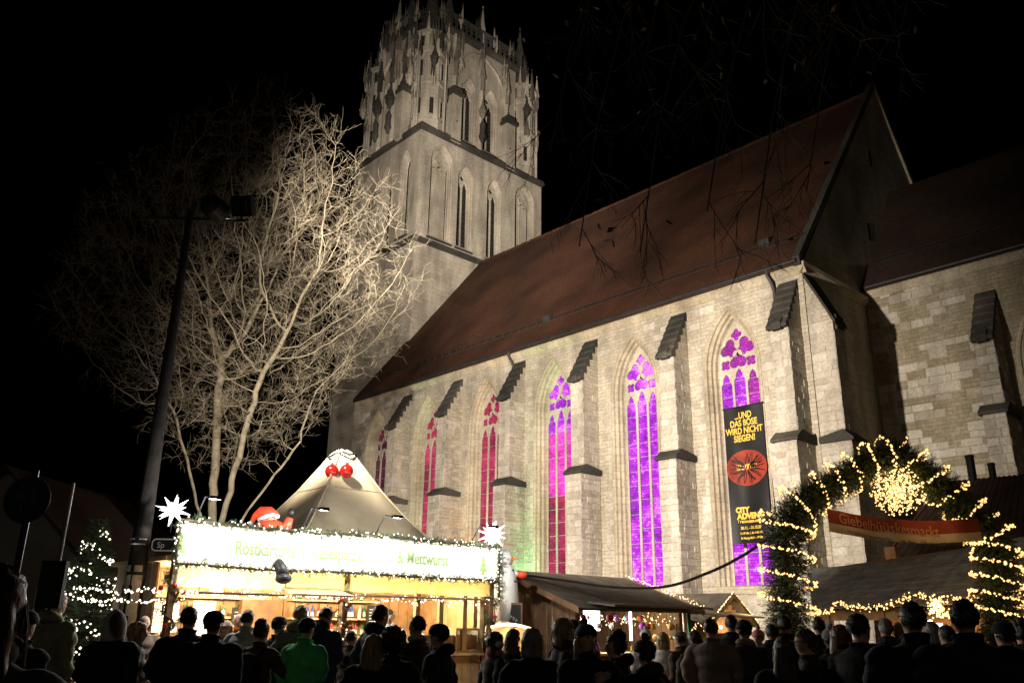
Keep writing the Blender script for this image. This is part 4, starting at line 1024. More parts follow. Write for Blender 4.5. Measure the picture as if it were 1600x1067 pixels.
# tent roof
tc = atd(528, 800, 18.6); tcx, tcy = tc.x, tc.y
def tent():
    q = MB(); ap = 5.22; hb = 2.1; zb = 2.75; prof = [(1,0),(.83,.10),(.66,.24),(.485,.42),(.32,.62),(.18,.82),(.085,.96),(.03,1.0)]; rings = []
    for k, h in prof:
        ring = []; 
        for i in range(4):
            a = [(-1,-1),(1,-1),(1,1),(-1,1)][i]; b = [(-1,-1),(1,-1),(1,1),(-1,1)][(i+1) % 4]
            for j in range(6):
                u = j/6; e = 1 - .05*math.sin(math.pi*u)*(k > .1)
                ring.append(V((tcx,tcy,zb + (ap-zb)*h)) + sn*(hb*k*e*(a[0]*(1-u)+b[0]*u)) + sd_*(hb*k*e*(a[1]*(1-u)+b[1]*u)))
        rings.append(ring)
    q.loft(rings, True); te = q.build('tent_roof', M['canvas'], stall, True)
    s = MB()
    for i in range(4): s.tube([r[i*6] + (r[i*6]-V((tcx,tcy,r[i*6].z)))*.012 for r in rings], .022, 5)
    rr = rings[4]; s.tube([p + (p-V((tcx,tcy,p.z)))*.015 for p in rr + rr[:1]], .012, 4)
    s.build('seam', M['canvas'], te)
    rp = MB(); rp.tube([V((tcx,tcy,ap-.14-.0*0)) + V((.3*math.cos(t*.5236), .3*math.sin(t*.5236), .05*math.sin(t*1.3))) for t in range(13)], .025, 6); rp.build('rope', M['black'], te)
    w = MB(); w.tube([V((tcx,tcy,zb)), V((tcx,tcy,ap+.02))], .03, 6); w.build('mast', M['wood_d'], te)
    for s_ in (-1, 1):
        c = atd(530 + s_*11.5, 736, (V((tcx,tcy,0)) - CAM).dot(HEAD) - .62); b = MB(); b.ball(c, .15, 14, 10); bo = b.build('bauble', M['red_gloss'], None, True)
        tag(bo, 'large shiny red bauble hung from the tip of the canvas tent roof', 'bauble', 'baubles on the tent'); h = MB(); h.lathe([(.03,.13),(.03,.18)], c, 8); h.build('cap', M['lead'], bo)
        st = MB(); st.tube([c + V((0,0,.17)), V((tcx,tcy,ap-.15)) + (c - V((tcx,tcy,c.z))).normalized()*.3], .006, 4); st.build('string', M['black'], bo)
tent()
# goods: bottles, jars, glasses
BC = {'green': mat('green_glass', (.01,.14,.05), .08, .1, bump=0, spec=.6), 'clear': mat('pale_glass', (.55,.6,.6), .08, .1, bump=0, spec=.6), 'brown': mat('brown_glass', (.09,.035,.01), .1, .1, bump=0, spec=.6),
      'red': mat('red_label', (.4,.03,.02), .3, .1, bump=0), 'blue': mat('blue_label', (.03,.06,.3), .3, .1, bump=0)}
LBL = mat('paper_label', (.7,.66,.5), .7, .1, bump=0)
def bottle(p, c, h=.27, what='on the shelf of the food stall', grp='bottles in the food stall'):
    t = thing('bottle', p, f'{c} bottle standing {what}', 'bottle', grp)
    q = MB(); q.lathe([(.033,0),(.036,.01),(.036,h*.55),(.03,h*.64),(.013,h*.76),(.012,h*.97),(.0135,h)], p, 9); q.build('body', BC[c], t, True)
    q = MB(); q.lathe([(.0368,h*.15),(.0372,h*.16),(.0372,h*.45),(.0368,h*.46)], p, 9); q.build('paper_label', LBL, t, True)
    q = MB(); q.lathe([(.0145,h*.93),(.0145,h*1.01),(.006,h*1.015)], p, 7); q.build('cap', M['lead'], t)
RB = random.Random(77)
for z, a, b, n in ((1.63,sm+.3,SL-1.4,13),(1.28,sm+.3,SL-1.4,12),(1.98,sm+.3,SL-1.5,9),(1.63,.4,sm-.5,9)):
    for i in range(n):
        nm = {1.63:'middle',1.28:'lower',1.98:'top'}[z]; c = RB.choice(list(BC)); bottle(S(a + (b-a)*(i+.5)/n + RB.uniform(-.04,.04), TD-.16, z), c, RB.uniform(.22,.3), f"on the {nm} shelf in the {'right' if a > 2 else 'left'} half of the food stall", f"bottles on the {nm} shelf")
# glass-front bottle cooler on the counter
cs0 = spx(708,.2,1.2); cs1 = spx(746,.2,1.2)
clr = thing('bottle_cooler', S((cs0+cs1)/2,.3,cz+.05), 'lit glass-front bottle cooler with wooden frame on the stall counter', 'cooler')
q = MB(); sbox(q, cs0, cs1, .12, .55, cz+.052, cz+.09); sbox(q, cs0, cs1, .12, .55, cz+.46, cz+.5); sbox(q, cs0, cs0+.03, .12, .55, cz+.09, cz+.46); sbox(q, cs1-.06, cs1, .12, .55, cz+.09, cz+.46); sbox(q, cs0, cs1, .5, .55, cz+.09, cz+.46); q.build('cabinet', M['wood_l'], clr)
lamp('cooler_light', S((cs0+cs1)/2,.2,cz+.43), 3, (.9,1,1), .05, clr)
for i, c in enumerate(('clear','brown','green','green','clear','red')): bottle(S(cs0+.08+(cs1-cs0-.16)*i/5, .3, cz+.092), c, .29, 'inside the lit bottle cooler', 'bottles in the cooler')
# garlands and lights of the stall
garland([S(0,-.13,3.06), S(SL*.3,-.13,3.04), S(SL*.6,-.13,3.07), S(SL,-.13,3.05)], 'fir garland with white bulbs along the top edge of the glaring signboard', 'signboard garlands', BULB_C, .085, 70, .04, 1, br=.015)
garland([S(0,-.13,2.40), S(SL*.25,-.13,2.37), S(SL*.5,-.13,2.40), S(SL*.75,-.13,2.38), S(SL,-.13,2.40)], 'fir garland with white bulbs along the bottom edge of the glaring signboard', 'signboard garlands', BULB_C, .085, 70, .04, 2, br=.015)
garland([S(0,-.14,3.02), S(0,-.14,2.42)], 'short fir garland with bulbs on the signboard end beside the mast', 'signboard garlands', BULB_C, .085, 80, .03, 3, br=.015)
garland([S(SL,-.14,3.1), S(SL+.02,-.14,2.0)], 'fir garland with bulbs hanging down the signboard end by the snowman', 'signboard garlands', BULB_C, .085, 80, .05, 4, br=.015)
def wrap(s0, z0, z1, turns, r): return [S(s0 + r*math.cos(a), .03 - r*math.sin(a), z0 + (z1-z0)*i/60) for i in range(61) for a in [turns*2*math.pi*i/60]]
garland(wrap(.06,.1,2.38,5,.12), 'thick dark fir garland wound round the stall post beside the mast', 'post garlands', BULB_A, .13, 60, .22, 5, red=8)
garland(wrap(sm,.2,2.1,6,.09), 'garland with red baubles wound round the middle stall post', 'post garlands', BULB_C, .09, 45, .16, 6, red=26)
garland(wrap(SL-.06,.1,2.38,5,.13), 'thick dark fir garland wound round the stall post by the bottle cooler', 'post garlands', None, .14, 60, .2, 7, red=4)
light_string('fairy_lights', [S(.1+(sm-.15)*i/24, -.3, 1.97 + .03*math.sin(i*1.7)) for i in range(25)], 'dense white fairy lights under the shutters of the left stall half', 'stall fairy lights', BULB_C, .03, .05, .017, 11)
light_string('fairy_lights', [S(sm+.1+(SL-sm-.4)*i/24, -.2, 1.96 + .05*math.sin(i*1.1)) for i in range(25)], 'white fairy lights under the shutter above the stall bottles', 'stall fairy lights', BULB_C, .045, .08, .017, 12)
light_string('fairy_lights', [S(-1.3+1.3*i/10, .25, 1.98 + .02*math.sin(i)) for i in range(11)], 'white fairy lights strung between cut fir tree and stall', 'stall fairy lights', BULB_C, .03, .07, .016, 13)
light_string('fairy_lights', [S(-1.2+1.6*i/10, .3, 1.84 + .03*math.sin(i*2)) for i in range(11)], 'second row of white fairy lights strung between cut fir tree and stall', 'stall fairy lights', BULB_C, .035, .06, .016, 14)

# paper stars on the sign corners
STAR = emit('star_paper', (1.0,.96,.92), 3.2)
def star(c, label, rr=.24):
    t = thing('paper_star', c, label, 'star', 'lit paper stars'); q = MB(); q.ball(c, rr*.3, 10, 7); q.build('core', STAR, t, True)
    rng = random.Random(3); dirs = []
    for i in range(19):
        z = 1 - 2*(i+.5)/19; a = i*2.399; dirs.append(V((math.sqrt(1-z*z)*math.cos(a), math.sqrt(1-z*z)*math.sin(a), z)))
    for d in dirs:
        s = MB(); a = d.orthogonal().normalized(); b = d.cross(a); r = rr*.17; s.add([c + d*rr*.15 + a*r, c + d*rr*.15 + b*r, c + d*rr*.15 - a*r, c + d*rr*.15 - b*r, c + d*rr*rng.uniform(.9,1.1)], [(0,1,4),(1,2,4),(2,3,4),(3,0,4)]); s.build('spike', STAR, t)
    s = MB(); s.tube([c - V((0,0,.05)), c - V((0,0,.34))], .01, 5); s.build('rod', M['black'], t)
    lamp('star_light', c + sn*.0 + V((0,0,0)), 6, (1,.96,.9), .1, t)
star(atd(271,797,13.35), 'lit white paper star above the signboard end beside the mast', .27)
star(atd(770,835,17.5), 'lit white paper star above the signboard end by the snowman', .31)

# inflatable figure in a red cap lying over the sign, and the snowman
M['red_cloth'] = emit('lit_red_nylon', (1,.10,.02), .35, (.6,.05,.02)); M['snow_nylon'] = emit('lit_white_nylon', (1,.95,.85), .05, (.62,.61,.58))
M['skin_fig'] = mat('peach_nylon', (.6,.36,.26), .6, .05, bump=0)
def figure():
    s0 = spx(425,.1,3.1); D = (S(s0,.55,3.1) - CAM).dot(HEAD); P = lambda x, y, dd=0: atd(x, y - 6, D + dd)
    t = thing('inflatable_figure', S(s0,.25,2.55), 'inflatable figure in red cap with white beard waving a black mitten over the signboard', 'inflatable')
    q = MB(); q.ball(P(421,838), .3, 12, 9, sc=(1,1,.8)); q.ball(P(432,862,.1), .34, 12, 9); q.build('body', M['red_cloth'], t, True)
    q = MB(); q.ball(P(420,823), .155, 14, 10, sc=(1,1,.95)); q.ball(P(424,828,-.14), .035, 8, 6); q.build('head', M['skin_fig'], t, True)
    q = MB(); rng = random.Random(2)
    for k in range(16): a = k*.42 - .2; q.ball(P(422 + 15*math.cos(a*1.0), 829 + 8*abs(math.sin(a)), -.1), .055, 8, 6)
    q.ball(P(424,834,-.1), .11, 10, 7); q.build('beard', M['white'], t, True)
    q = MB(); q.tube([P(424,817), P(417,808), P(408,806), P(399,812), P(393,821)], [.16,.14,.10,.06,.03], 12); q.build('cap', M['red_cloth'], t, True)
    q = MB(); q.tube([P(404,818,-.1), P(414,813,-.16), P(426,810,-.16), P(436,813,-.1)], .035, 8); q.ball(P(392,823), .045, 8, 6); q.build('cap_trim', M['white'], t, True)
    q = MB(); q.tube([P(440,834), P(449,826), P(453,815)], [.1,.085,.06], 10); q.build('arm', M['red_cloth'], t, True)
    q = MB(); q.ball(P(455,806), .055, 10, 7, sc=(1,1,1.25)); q.ball(P(450,807), .025, 8, 6); q.build('mitten', M['black'], t, True)
    for dx in (-3.2, 3.2): q = MB(); q.ball(P(424 + dx, 819, -.15), .014, 6, 5); q.build('eye', M['black'], t)
    q = MB(); q.tube([S(s0+.1,.1,2.6), S(s0+.1,-.2,2.38), S(s0+.14,-.22,2.27)], [.09,.1,.1], 10); q.ball(S(s0+.13,-.26,2.24), .12, 10, 7, sc=(1,1.2,.75)); q.build('boot', M['black'], t, True)
figure()
def snowman():
    c = S(SL+.50, .3, 0); t = thing('snowman', S(SL+.50,.3,0), 'inflatable white snowman with red mittens behind the garlanded stall corner', 'snowman')
    q = MB(); q.ball(c + V((0,0,.55)), .5, 14, 10, sc=(1,1,1.1)); q.ball(c + V((0,0,1.35)), .38, 14, 10, sc=(1,1,1.15)); q.lathe([(.3,1.6),(.33,2.0),(.3,2.35),(.25,2.6),(.17,2.74)], c, 16); q.build('body', M['snow_nylon'], t, True)
    q = MB(); q.ball(c + V((0,0,2.86)), .2, 14, 10); q.build('head', M['snow_nylon'], t, True)
    q = MB(); q.lathe([(.035,0),(.02,.1),(0,.2)], c + V((0,0,2.86)) + (sn+SIDE*.6).normalized()*.18, 8, axis=(sn + SIDE*.9).normalized()); q.build('carrot_nose', mat('orange_nylon', (.7,.2,.02), .6, bump=0), t)
    for k, z in enumerate((2.15,2.4,2.62)): q = MB(); q.ball(c + (sn*.8 + SIDE*.5).normalized()*(.27 if z < 2.6 else .22) + V((0,0,z)), .035, 8, 6); q.build('button', M['black'], t)
    q = MB(); q.tube([c + V((0,0,2.58)) + SIDE*.18, c + SIDE*.3 + V((0,0,2.55))], [.07,.06], 8); q.build('arm', M['white'], t, True)
    q = MB(); q.ball(c + SIDE*.39 + V((0,0,2.55)), .09, 10, 7, sc=(1.2,1.2,.8)); q.build('mitten', M['red_cloth'], t, True)
snowman()

# ------------------------------------------------------------------ street plate on the mast, posters
pl = thing('street_plate', mast_p + V((0,0,2.55)), 'dark street name plate with white rim fixed to the mast', 'sign')
c = atd(262, 851, 13.78); q = MB()
def rrect(w, h, r, n=5): return [(sx*(w-r) + r*math.cos(a), sz*(h-r) + r*math.sin(a)) for sx, sz, a0 in ((1,1,0),(-1,1,1.5708),(-1,-1,3.1416),(1,-1,4.7124)) for a in [a0 + 1.5708*i/n for i in range(n+1)]]
q.prism([c + SIDE*x + UP*z for x, z in rrect(.26,.10,.07)], HEAD*.012); q.build('plate', M['chalk'], pl)
q = MB(); O = rrect(.26,.10,.07); I = rrect(.24,.08,.055); n = len(O)
q.add([c + SIDE*x + UP*z - HEAD*.004 for x, z in O] + [c + SIDE*x + UP*z - HEAD*.004 for x, z in I], [(i,(i+1)%n,n+(i+1)%n,n+i) for i in range(n)]); q.build('rim', M['white'], pl)
text_mesh('lettering', 'Sp', .13, (c - SIDE*.17 - UP*.045 - HEAD*.006, SIDE, UP), M['white'], pl)
q = MB(); q.tube([mast_p + V((0,0,2.6)), c - SIDE*.2 + HEAD*.02], .012, 5); q.build('bracket', M['black'], pl)
RP = random.Random(12)
k = 0
for z, h, m_ in ((1.95,.28,'paper2'),(1.72,.2,'paper'),(2.16,.16,'paper'),(1.42,.26,'paper'),(1.12,.25,'paper2'),(1.6,.1,'paper2'),(2.34,.1,'paper'),(2.72,.02,'white'),(2.8,.02,'white')):
    for a0 in (-.5, .55):
        q = MB(); aa = math.atan2(-HEAD.y, -HEAD.x) + a0 + RP.uniform(-.15,.15); w = RP.uniform(.35,.5); P = []
        for i in range(6):
            a = aa + w*(i/5*2 - 1); r = .19 - z*.0095 + .006; P += [mast_p + V((r*math.cos(a), r*math.sin(a), z - h/2)), mast_p + V((r*math.cos(a), r*math.sin(a), z + h/2))]
        q.add(P, [(2*i,2*i+2,2*i+3,2*i+1) for i in range(5)]); o = q.build('poster', M[m_ if a0 < 0 else 'paper'], mast)

# ------------------------------------------------------------------ wooden huts
def strip(mb, a, b, w, h): mb.tube([a, b], w, 4)
def gable_hut(name, label, X0, X1, Y0, Y1, ez, rz, ridge_axis, planks, front, mt='wood'):
    """hut with boarded gable; ridge_axis 'Y' (eave side faces +X) or 'X' (gable faces +X)"""
    t = thing(name, ((X0+X1)/2, (Y0+Y1)/2, 0), label, 'market hut')
    r = MB(); oh = .28
    if ridge_axis == 'Y':
        xm = (X0+X1)/2
        for s, xe in ((-1,X0-oh),(1,X1+oh+.1)):
            ze = rz - (rz-ez)*abs(xe-xm)/((X1-X0)/2)
            r.prism([V((xm,Y0-oh,rz)), V((xe,Y0-oh,ze)), V((xe,Y0-oh,ze+.05)), V((xm,Y0-oh,rz+.05))], (0,Y1-Y0+2*oh,0))
        r.build('roof', M['felt'], t)
        for i in range(planks):
            x0 = X0 + (X1-X0)*i/planks; x1 = X0 + (X1-X0)*(i+1)/planks; xc = (x0+x1)/2
            zt = rz - (rz-ez)*abs(xc-xm)/((X1-X0)/2) - .02
            for Y in (Y0, Y1): q = MB(); q.box(x0+.006, x1-.006, Y-.012, Y+.012, 0, zt); q.build('plank', M[mt], t)
        n = int((Y1-Y0)/.16)
        for i in range(n):
            y0 = Y0 + (Y1-Y0)*i/n; q = MB(); q.box(X0-.012, X0+.012, y0+.005, y0+(Y1-Y0)/n-.005, 0, ez); q.build('plank', M[mt], t)
            q = MB(); q.box(X1-.012, X1+.012, y0+.005, y0+(Y1-Y0)/n-.005, 0, .95); q.build('plank', M[mt], t)
        q = MB(); q.box(X1-.5, X1+.22, Y0+.05, Y1-.05, .955, 1.0); q.build('counter', M['wood_l'], t)
        for y in (Y0+.06, Y1-.06): q = MB(); q.box(X1-.08, X1+.0, y-.05, y+.05, .0, ez-.02); q.build('post', M['wood_d'], t)
        for s in (-1, 1):
            for xe, ze in ((X1+oh+.1, 0),):
                ze = rz - (rz-ez)*abs(xe-xm)/((X1-X0)/2); Y = Y0-oh-.02 if s < 0 else Y1+oh+.02
                q = MB(); q.prism([V((xm,Y,rz+.07)), V((xe,Y,ze+.07)), V((xe,Y,ze-.06)), V((xm,Y,rz-.06))], (0,s*.03,0)); q.build('bargeboard', M['wood_d'], t)
    else:
        ym = (Y0+Y1)/2
        for s, ye in ((-1,Y0-oh),(1,Y1+oh)):
            ze = rz - (rz-ez)*abs(ye-ym)/((Y1-Y0)/2)
            r.prism([V((X0-oh,ym,rz)), V((X0-oh,ye,ze)), V((X0-oh,ye,ze+.05)), V((X0-oh,ym,rz+.05))], (X1-X0+2*oh,0,0))
        r.build('roof', M['felt'], t)
        for i in range(planks):
            y0 = Y0 + (Y1-Y0)*i/planks; y1 = Y0 + (Y1-Y0)*(i+1)/planks; zt = rz - (rz-ez)*abs((y0+y1)/2-ym)/((Y1-Y0)/2) - .02
            q = MB(); q.box(X1-.012, X1+.012, y0+.006, y1-.006, ez-.35, zt); q.build('plank', M[mt], t)
            q = MB(); q.box(X1-.012, X1+.012, y0+.006, y1-.006, 0, .95); q.build('plank', M[mt], t)
            q = MB(); q.box(X0-.012, X0+.012, y0+.006, y1-.006, 0, zt); q.build('plank', M[mt], t)
        for Y in (Y0, Y1):
            q = MB(); q.box(X0, X1, Y-.012, Y+.012, 0, ez); q.build('side_wall', M[mt], t)
        q = MB(); q.box(X1-.5, X1+.2, Y0+.03, Y1-.03, .955, 1.0); q.build('counter', M['wood_l'], t)
        for s, ye in ((-1,Y0-oh),(1,Y1+oh)):
            ze = rz - (rz-ez)*abs(ye-ym)/((Y1-Y0)/2); X = X1+oh+.02
            q = MB(); q.prism([V((X,ym,rz+.07)), V((X,ye,ze+.07)), V((X,ye,ze-.06)), V((X,ym,rz-.06))], (.03,0,0)); q.build('bargeboard', M['wood_d'], t)
    return t
H1 = gable_hut('market_hut', 'low wooden hut with dark felt roof and glittering goods beside the small gabled hut', -16.5, -12.45, 13.5, 17.3, 1.98, 2.68, 'Y', 24, 'E', 'wood_d')
q = MB(); q.prism([V((-12.3,13.7,2.0)), V((-11.55,13.7,1.93)), V((-11.55,13.7,1.97)), V((-12.3,13.7,2.04))], (0,3.5,0)); q.build('awning', M['felt'], H1)
light_string('fairy_lights', [V((-14.45,17.62,2.78)), V((-13.3,17.62,2.42)), V((-12.0,17.62,1.98))], 'warm fairy lights down the far roof edge of the felt-roofed hut', 'hut fairy lights', BULB_W, .04, .05, .018, 21)
for y in (14.1, 15.2, 16.4):
    q = MB(); q.ball((-13.0, y, 1.75), .05, 8, 6); q.build('lamp', emit('hut_lamp', (1,.9,.75), 16), H1); lamp('hut_light', (-12.9, y, 1.65), 55, (1,.86,.62), .08, H1)
q = MB(); q.box(-12.7,-12.66,14.0,14.5,1.45,1.9); q.build('light_panel', emit('light_panel', (.85,.95,1.0), 5), H1)
H2 = gable_hut('market_hut', 'small wooden hut, its boarded gable outlined with warm fairy lights', -15.2, -13.0, 19.0, 20.7, 1.75, 2.35, 'X', 11, 'E')
light_string('fairy_lights', [V((-12.68,18.7,1.66)), V((-12.68,19.85,2.42)), V((-12.68,21.0,1.66))], 'warm fairy lights tracing the gable of the small hut', 'hut fairy lights', BULB_W, .035, .03, .017, 22)
lamp('hut_light', (-12.5, 19.85, 1.5), 30, WARM, .1, H2); lamp('hut_gable_light', (-12.3, 19.85, 2.0), 8, WARM, .1, H2)
q = MB(); q.ball((-12.9, 19.5, 1.55), .04, 8, 6); q.build('lamp', emit('hut_lamp2', (1,.8,.5), 14), H2)
q = MB(); q.prism([V((-12.9,17.6,1.9)), V((-11.9,17.6,1.78)), V((-11.9,17.6,1.81)), V((-12.9,17.6,1.93))], (0,2.4,0)); q.build('awning', M['canvas'], H2)
# hanging goods in the felt-roofed hut
GC = [mat('goods_red', (.4,.03,.03), .3, bump=0), mat('goods_gold', (.5,.32,.06), .3, bump=0, metal=.6), mat('goods_white', (.7,.68,.64), .5, bump=0), mat('goods_violet', (.25,.05,.35), .4, bump=0), mat('goods_green', (.04,.2,.07), .4, bump=0), mat('goods_straw', (.4,.25,.1), .7, bump=0)]
GN = ['red','gold','white','violet','green','straw']
for i in range(40):
    y = RB.uniform(13.8,17.1); z = RB.choice([1.05,1.05,1.3,1.55,1.72]); k = RB.randrange(6); r = RB.uniform(.04,.09)
    x = -12.55 + RB.uniform(-.25,.25) if z > 1.1 else -12.45 + RB.uniform(-.2,.2)
    q = MB()
    if z > 1.1:
        q.ball((x,y,z), r, 10, 7); o = q.build('ornament', GC[k], None, True); tag(o, f'{GN[k]} ornament ball hanging in the felt-roofed hut', 'ornament', f'{GN[k]} hanging ornaments')
        h = MB(); h.tube([(x,y,z+r), (x,y,1.96)], .004, 3); h.build('string', M['black'], o)
    else:
        h_ = RB.uniform(.1,.25); q.lathe([(r*.8,0),(r,.02),(r*.7,h_*.6),(r*.35,h_*.8),(r*.4,h_*.9),(0,h_)], (x,y,1.002), 9); o = q.build('figurine', GC[k], None, True); tag(o, f'{GN[k]} figurine standing on the counter of the felt-roofed hut', 'figurine', f'{GN[k]} counter figurines')
light_string('fairy_lights', [V((-12.6,13.8+3.3*i/30,1.66+.1*math.sin(i*1.3))) for i in range(31)], 'warm fairy lights strung among the goods of the felt-roofed hut', 'hut fairy lights', BULB_W, .06, .12, .015, 23)
light_string('fairy_lights', [V((-12.9,17.7+1.3*i/10,1.55+.1*math.sin(i*1.3))) for i in range(11)], 'warm fairy lights under the awning of the small gabled hut', 'hut fairy lights', BULB_W, .05, .1, .015, 24)
# hanging cloths and a bright tube in the felt-roofed hut
for k, (y, c_, nm) in enumerate(((16.75,'goods_straw','straw-coloured'),(16.95,'goods_white','white'),(17.12,'goods_green','dark green'))):
    q = MB(); n_ = 10
    for i in range(n_):
        a, b = i/n_, (i+1)/n_; f_ = lambda u, v_: V((-12.2 + .05*math.sin(u*9+k) + .02*v_, y - .08 + .16*u*(1 - .25*v_), 1.93 - .62*v_))
        q.add([f_(a,0), f_(b,0), f_(b,.5), f_(a,.5), f_(a,1), f_(b,1)], [(0,1,2,3),(3,2,5,4)])
    o = q.build('hanging_cloth', GC[{'goods_straw':5,'goods_white':2,'goods_green':4}[c_]], None, True); tag(o, f'{nm} scarf hanging from the hut awning by its far post', 'scarf')
q = MB(); q.tube([(-12.5,15.35,1.25),(-12.5,15.35,1.9)], .03, 8); q.build('tube_lamp', emit('tube_lamp', (1,.97,.95), 7), H1)
# chalkboard and lit counter between stall and hut
cbp = atd(794, 962, 17.9); kb = thing('chalkboard', V((cbp.x,cbp.y,0)), 'black chalkboard on a post beside the garlanded stall corner', 'chalkboard')
q = MB(); q.obox(cbp, SIDE*.26, V((0,0,.22)), HEAD*.015); q.build('board', M['chalk'], kb)
q = MB(); q.obox(cbp + V((0,0,.24)), SIDE*.29, V((0,0,.02)), HEAD*.02); q.obox(cbp - V((0,0,.24)), SIDE*.29, V((0,0,.02)), HEAD*.02)
for s in (-1,1): q.obox(cbp + SIDE*.275*s, SIDE*.015, V((0,0,.22)), HEAD*.02)
q.build('frame', M['wood_d'], kb); q = MB(); q.box(cbp.x-.04, cbp.x+.04, cbp.y-.04, cbp.y+.04, 0, cbp.z-.26); q.build('post', M['wood_d'], kb)
q = MB()
for i in range(6): a = cbp + SIDE*(-.12+.055*i) + UP*(.06-.035*i) - HEAD*.018; q.tube([a, a + UP*.07 + SIDE*.01, a + UP*.02 + SIDE*.035], .005, 3)
q.build('chalk_strokes', M['chalkw'], kb)
lc = gpos(800, 17.2); lb = thing('lit_booth', lc, 'small booth with glowing orange back panel beside the chalkboard', 'booth')
q = MB(); q.obox(lc + V((0,0,1.2)), SIDE*.38, V((0,0,.3)), HEAD*.03); q.build('back_panel', M['wood_l'], lb)
q = MB(); q.obox(lc + V((0,0,.45)) - HEAD*.25, SIDE*.38, V((0,0,.45)), HEAD*.28); q.build('cabinet', M['wood_d'], lb)
q = MB(); q.tube([lc + SIDE*(-.4+.08*i) + V((0,0,1.5+.06*math.sin(i*.35))) - HEAD*.12 for i in range(11)], .03, 8); q.build('lamp_tube', emit('booth_tube', (1,.66,.32), 1.3), lb, True)
lamp('booth_light', lc + V((0,0,1.35)) - HEAD*.2, 9, AMB, .1, lb)

# right-hand stall: long sagging shingle roof on a low body
M["shingle"] = mat('grey_shingle', (.17,.16,.14), .85, .45, 3, .5, 22)
rs = thing('shingled_stall', gpos(1460, 17.5), 'low stall under a long grey shingle roof behind the fir arch', 'market stall')
rL, rR = atd(1262, 897, 24.5), atd(1600, 823, 16.8); eL, eR = atd(1270, 962, 20.5), atd(1640, 932, 14.6)
rL.z = 3.15; rR.z = 3.35; eL.z = 1.98; eR.z = 2.05
nu, nv = 60, 9
cc = [[None]*(nv+1) for _ in range(nu+1)]
for i in range(nu+1):
    for j in range(nv+1):
        u, v_ = i/nu, j/nv; p = rL.lerp(rR,u).lerp(eL.lerp(eR,u), v_); p.z -= .10*math.sin(math.pi*u)*(1-v_) ; cc[i][j] = p
SH = []; RS = random.Random(31)
for j in range(nv):
    for i in range(nu):
        o = (.5 if j % 2 else 0); a, b = cc[i][j], cc[i+1][j]; c_, d_ = cc[i+1][j+1], cc[i][j+1]; w = (b-a)*(o if i < nu-1 else 0)
        ex = V((0,0,RS.uniform(.012,.035))); dn = (d_-a)*.12
        m_ = MB(); T = [a+w, b+w, c_+w+dn, d_+w+dn]; e2 = V((0,0,.015+RS.uniform(0,.02)))
        T[2] = T[2] + e2; T[3] = T[3] + e2; m_.prism(T, (0,0,-.014)); SH.append(m_)
SH.sort(key=lambda m_: -proj(m_.v[0])[0] if proj(m_.v[0])[0] < 1600 else 9e9)
restm = MB()
for i, m_ in enumerate(SH):
    if i < 280: m_.build('shingle', M['shingle'], rs)
    else: restm.add(m_.v, m_.f)
tag(restm.build('shingles', M['shingle'], rs), kind='stuff')
sl_ = MB(); sl_.add([cc[0][0]-V((0,0,.06)), cc[nu][0]-V((0,0,.06)), cc[nu][nv]-V((0,0,.06)), cc[0][nv]-V((0,0,.06))], [(0,1,2,3)]); sl_.build('roof_deck', M['wood_d'], rs)
# front of the stall: posts, boards, counter
ed = (eR-eL); edn = ed.normalized(); en = V((edn.y,-edn.x,0)); en = en if en.dot(-HEAD) > 0 else -en
for i in range(7):
    p = eL.lerp(eR, (i+.3)/7) - en*.3; q = MB(); q.box(p.x-.04,p.x+.04,p.y-.04,p.y+.04,0,2.0); q.build('post', M['wood_l'] if i % 2 else M['wood_d'], rs)
for i in range(46):
    p = eL.lerp(eR, (i+.5)/46) - en*.3; q = MB(); q.obox(V((p.x,p.y,.48)), edn*(ed.length/92-.004), V((0,0,.48)), en*.012); q.build('plank', M['wood'], rs)
    p2 = eL.lerp(eR, (i+.5)/46) - en*1.9; q = MB(); q.obox(V((p2.x,p2.y,1.1)), edn*(ed.length/92-.003), V((0,0,1.1)), en*.012); q.build('plank', M['wood'], rs)
q = MB(); p = eL.lerp(eR,.5) - en*.35; q.obox(V((p.x,p.y,.98)), edn*(ed.length/2), V((0,0,.02)), en*.3); q.build('counter', M['wood_l'], rs)
q = MB(); p = eL.lerp(eR,.5) - en*.28; q.obox(V((p.x,p.y,1.9)), edn*(ed.length/2), V((0,0,.14)), en*.015); q.build('fascia_board', M['wood'], rs)
for u in (.2,.42,.6,.82):
    p = eL.lerp(eR,u) - en*.9; q = MB(); q.ball((p.x,p.y,1.72), .05, 8, 6); q.build('lamp', emit('stall_lamp', (1,.72,.4), 14), rs); lamp('stall_light', (p.x,p.y,1.6), 30, AMB, .1, rs)
for u, w, col in ((.50,.22,(1,.7,.75)),(.93,.3,(.42,.12,1.0))):
    p = eL.lerp(eR,u) - en*.5; q = MB(); q.obox(V((p.x,p.y,1.5)), edn*w, V((0,0,.2)), en*.01); q.build('light_panel', emit('panel', col, 1.6), rs)
P = []
for i in range(60):
    u = i/59; x_ = [0,.12,.17,.24,.36,.5,.56,.64,.78,1]; y_ = [1.82,1.86,2.08,1.98,1.94,2.12,2.2,2.06,2.1,2.12]; k = max(j for j in range(9) if x_[j] <= u); f_ = (u-x_[k])/(x_[k+1]-x_[k])
    p = eL.lerp(eR,u) + en*.12; P.append(V((p.x,p.y,y_[k]+(y_[k+1]-y_[k])*f_ + .04)))
light_string('fairy_lights', P, 'warm fairy lights draped along the eave of the shingled stall', 'arch and stall lights', BULB_A, .026, .10, .0185, 31)
p = eL.lerp(eR,.63) + en*.1; rg = random.Random(9)
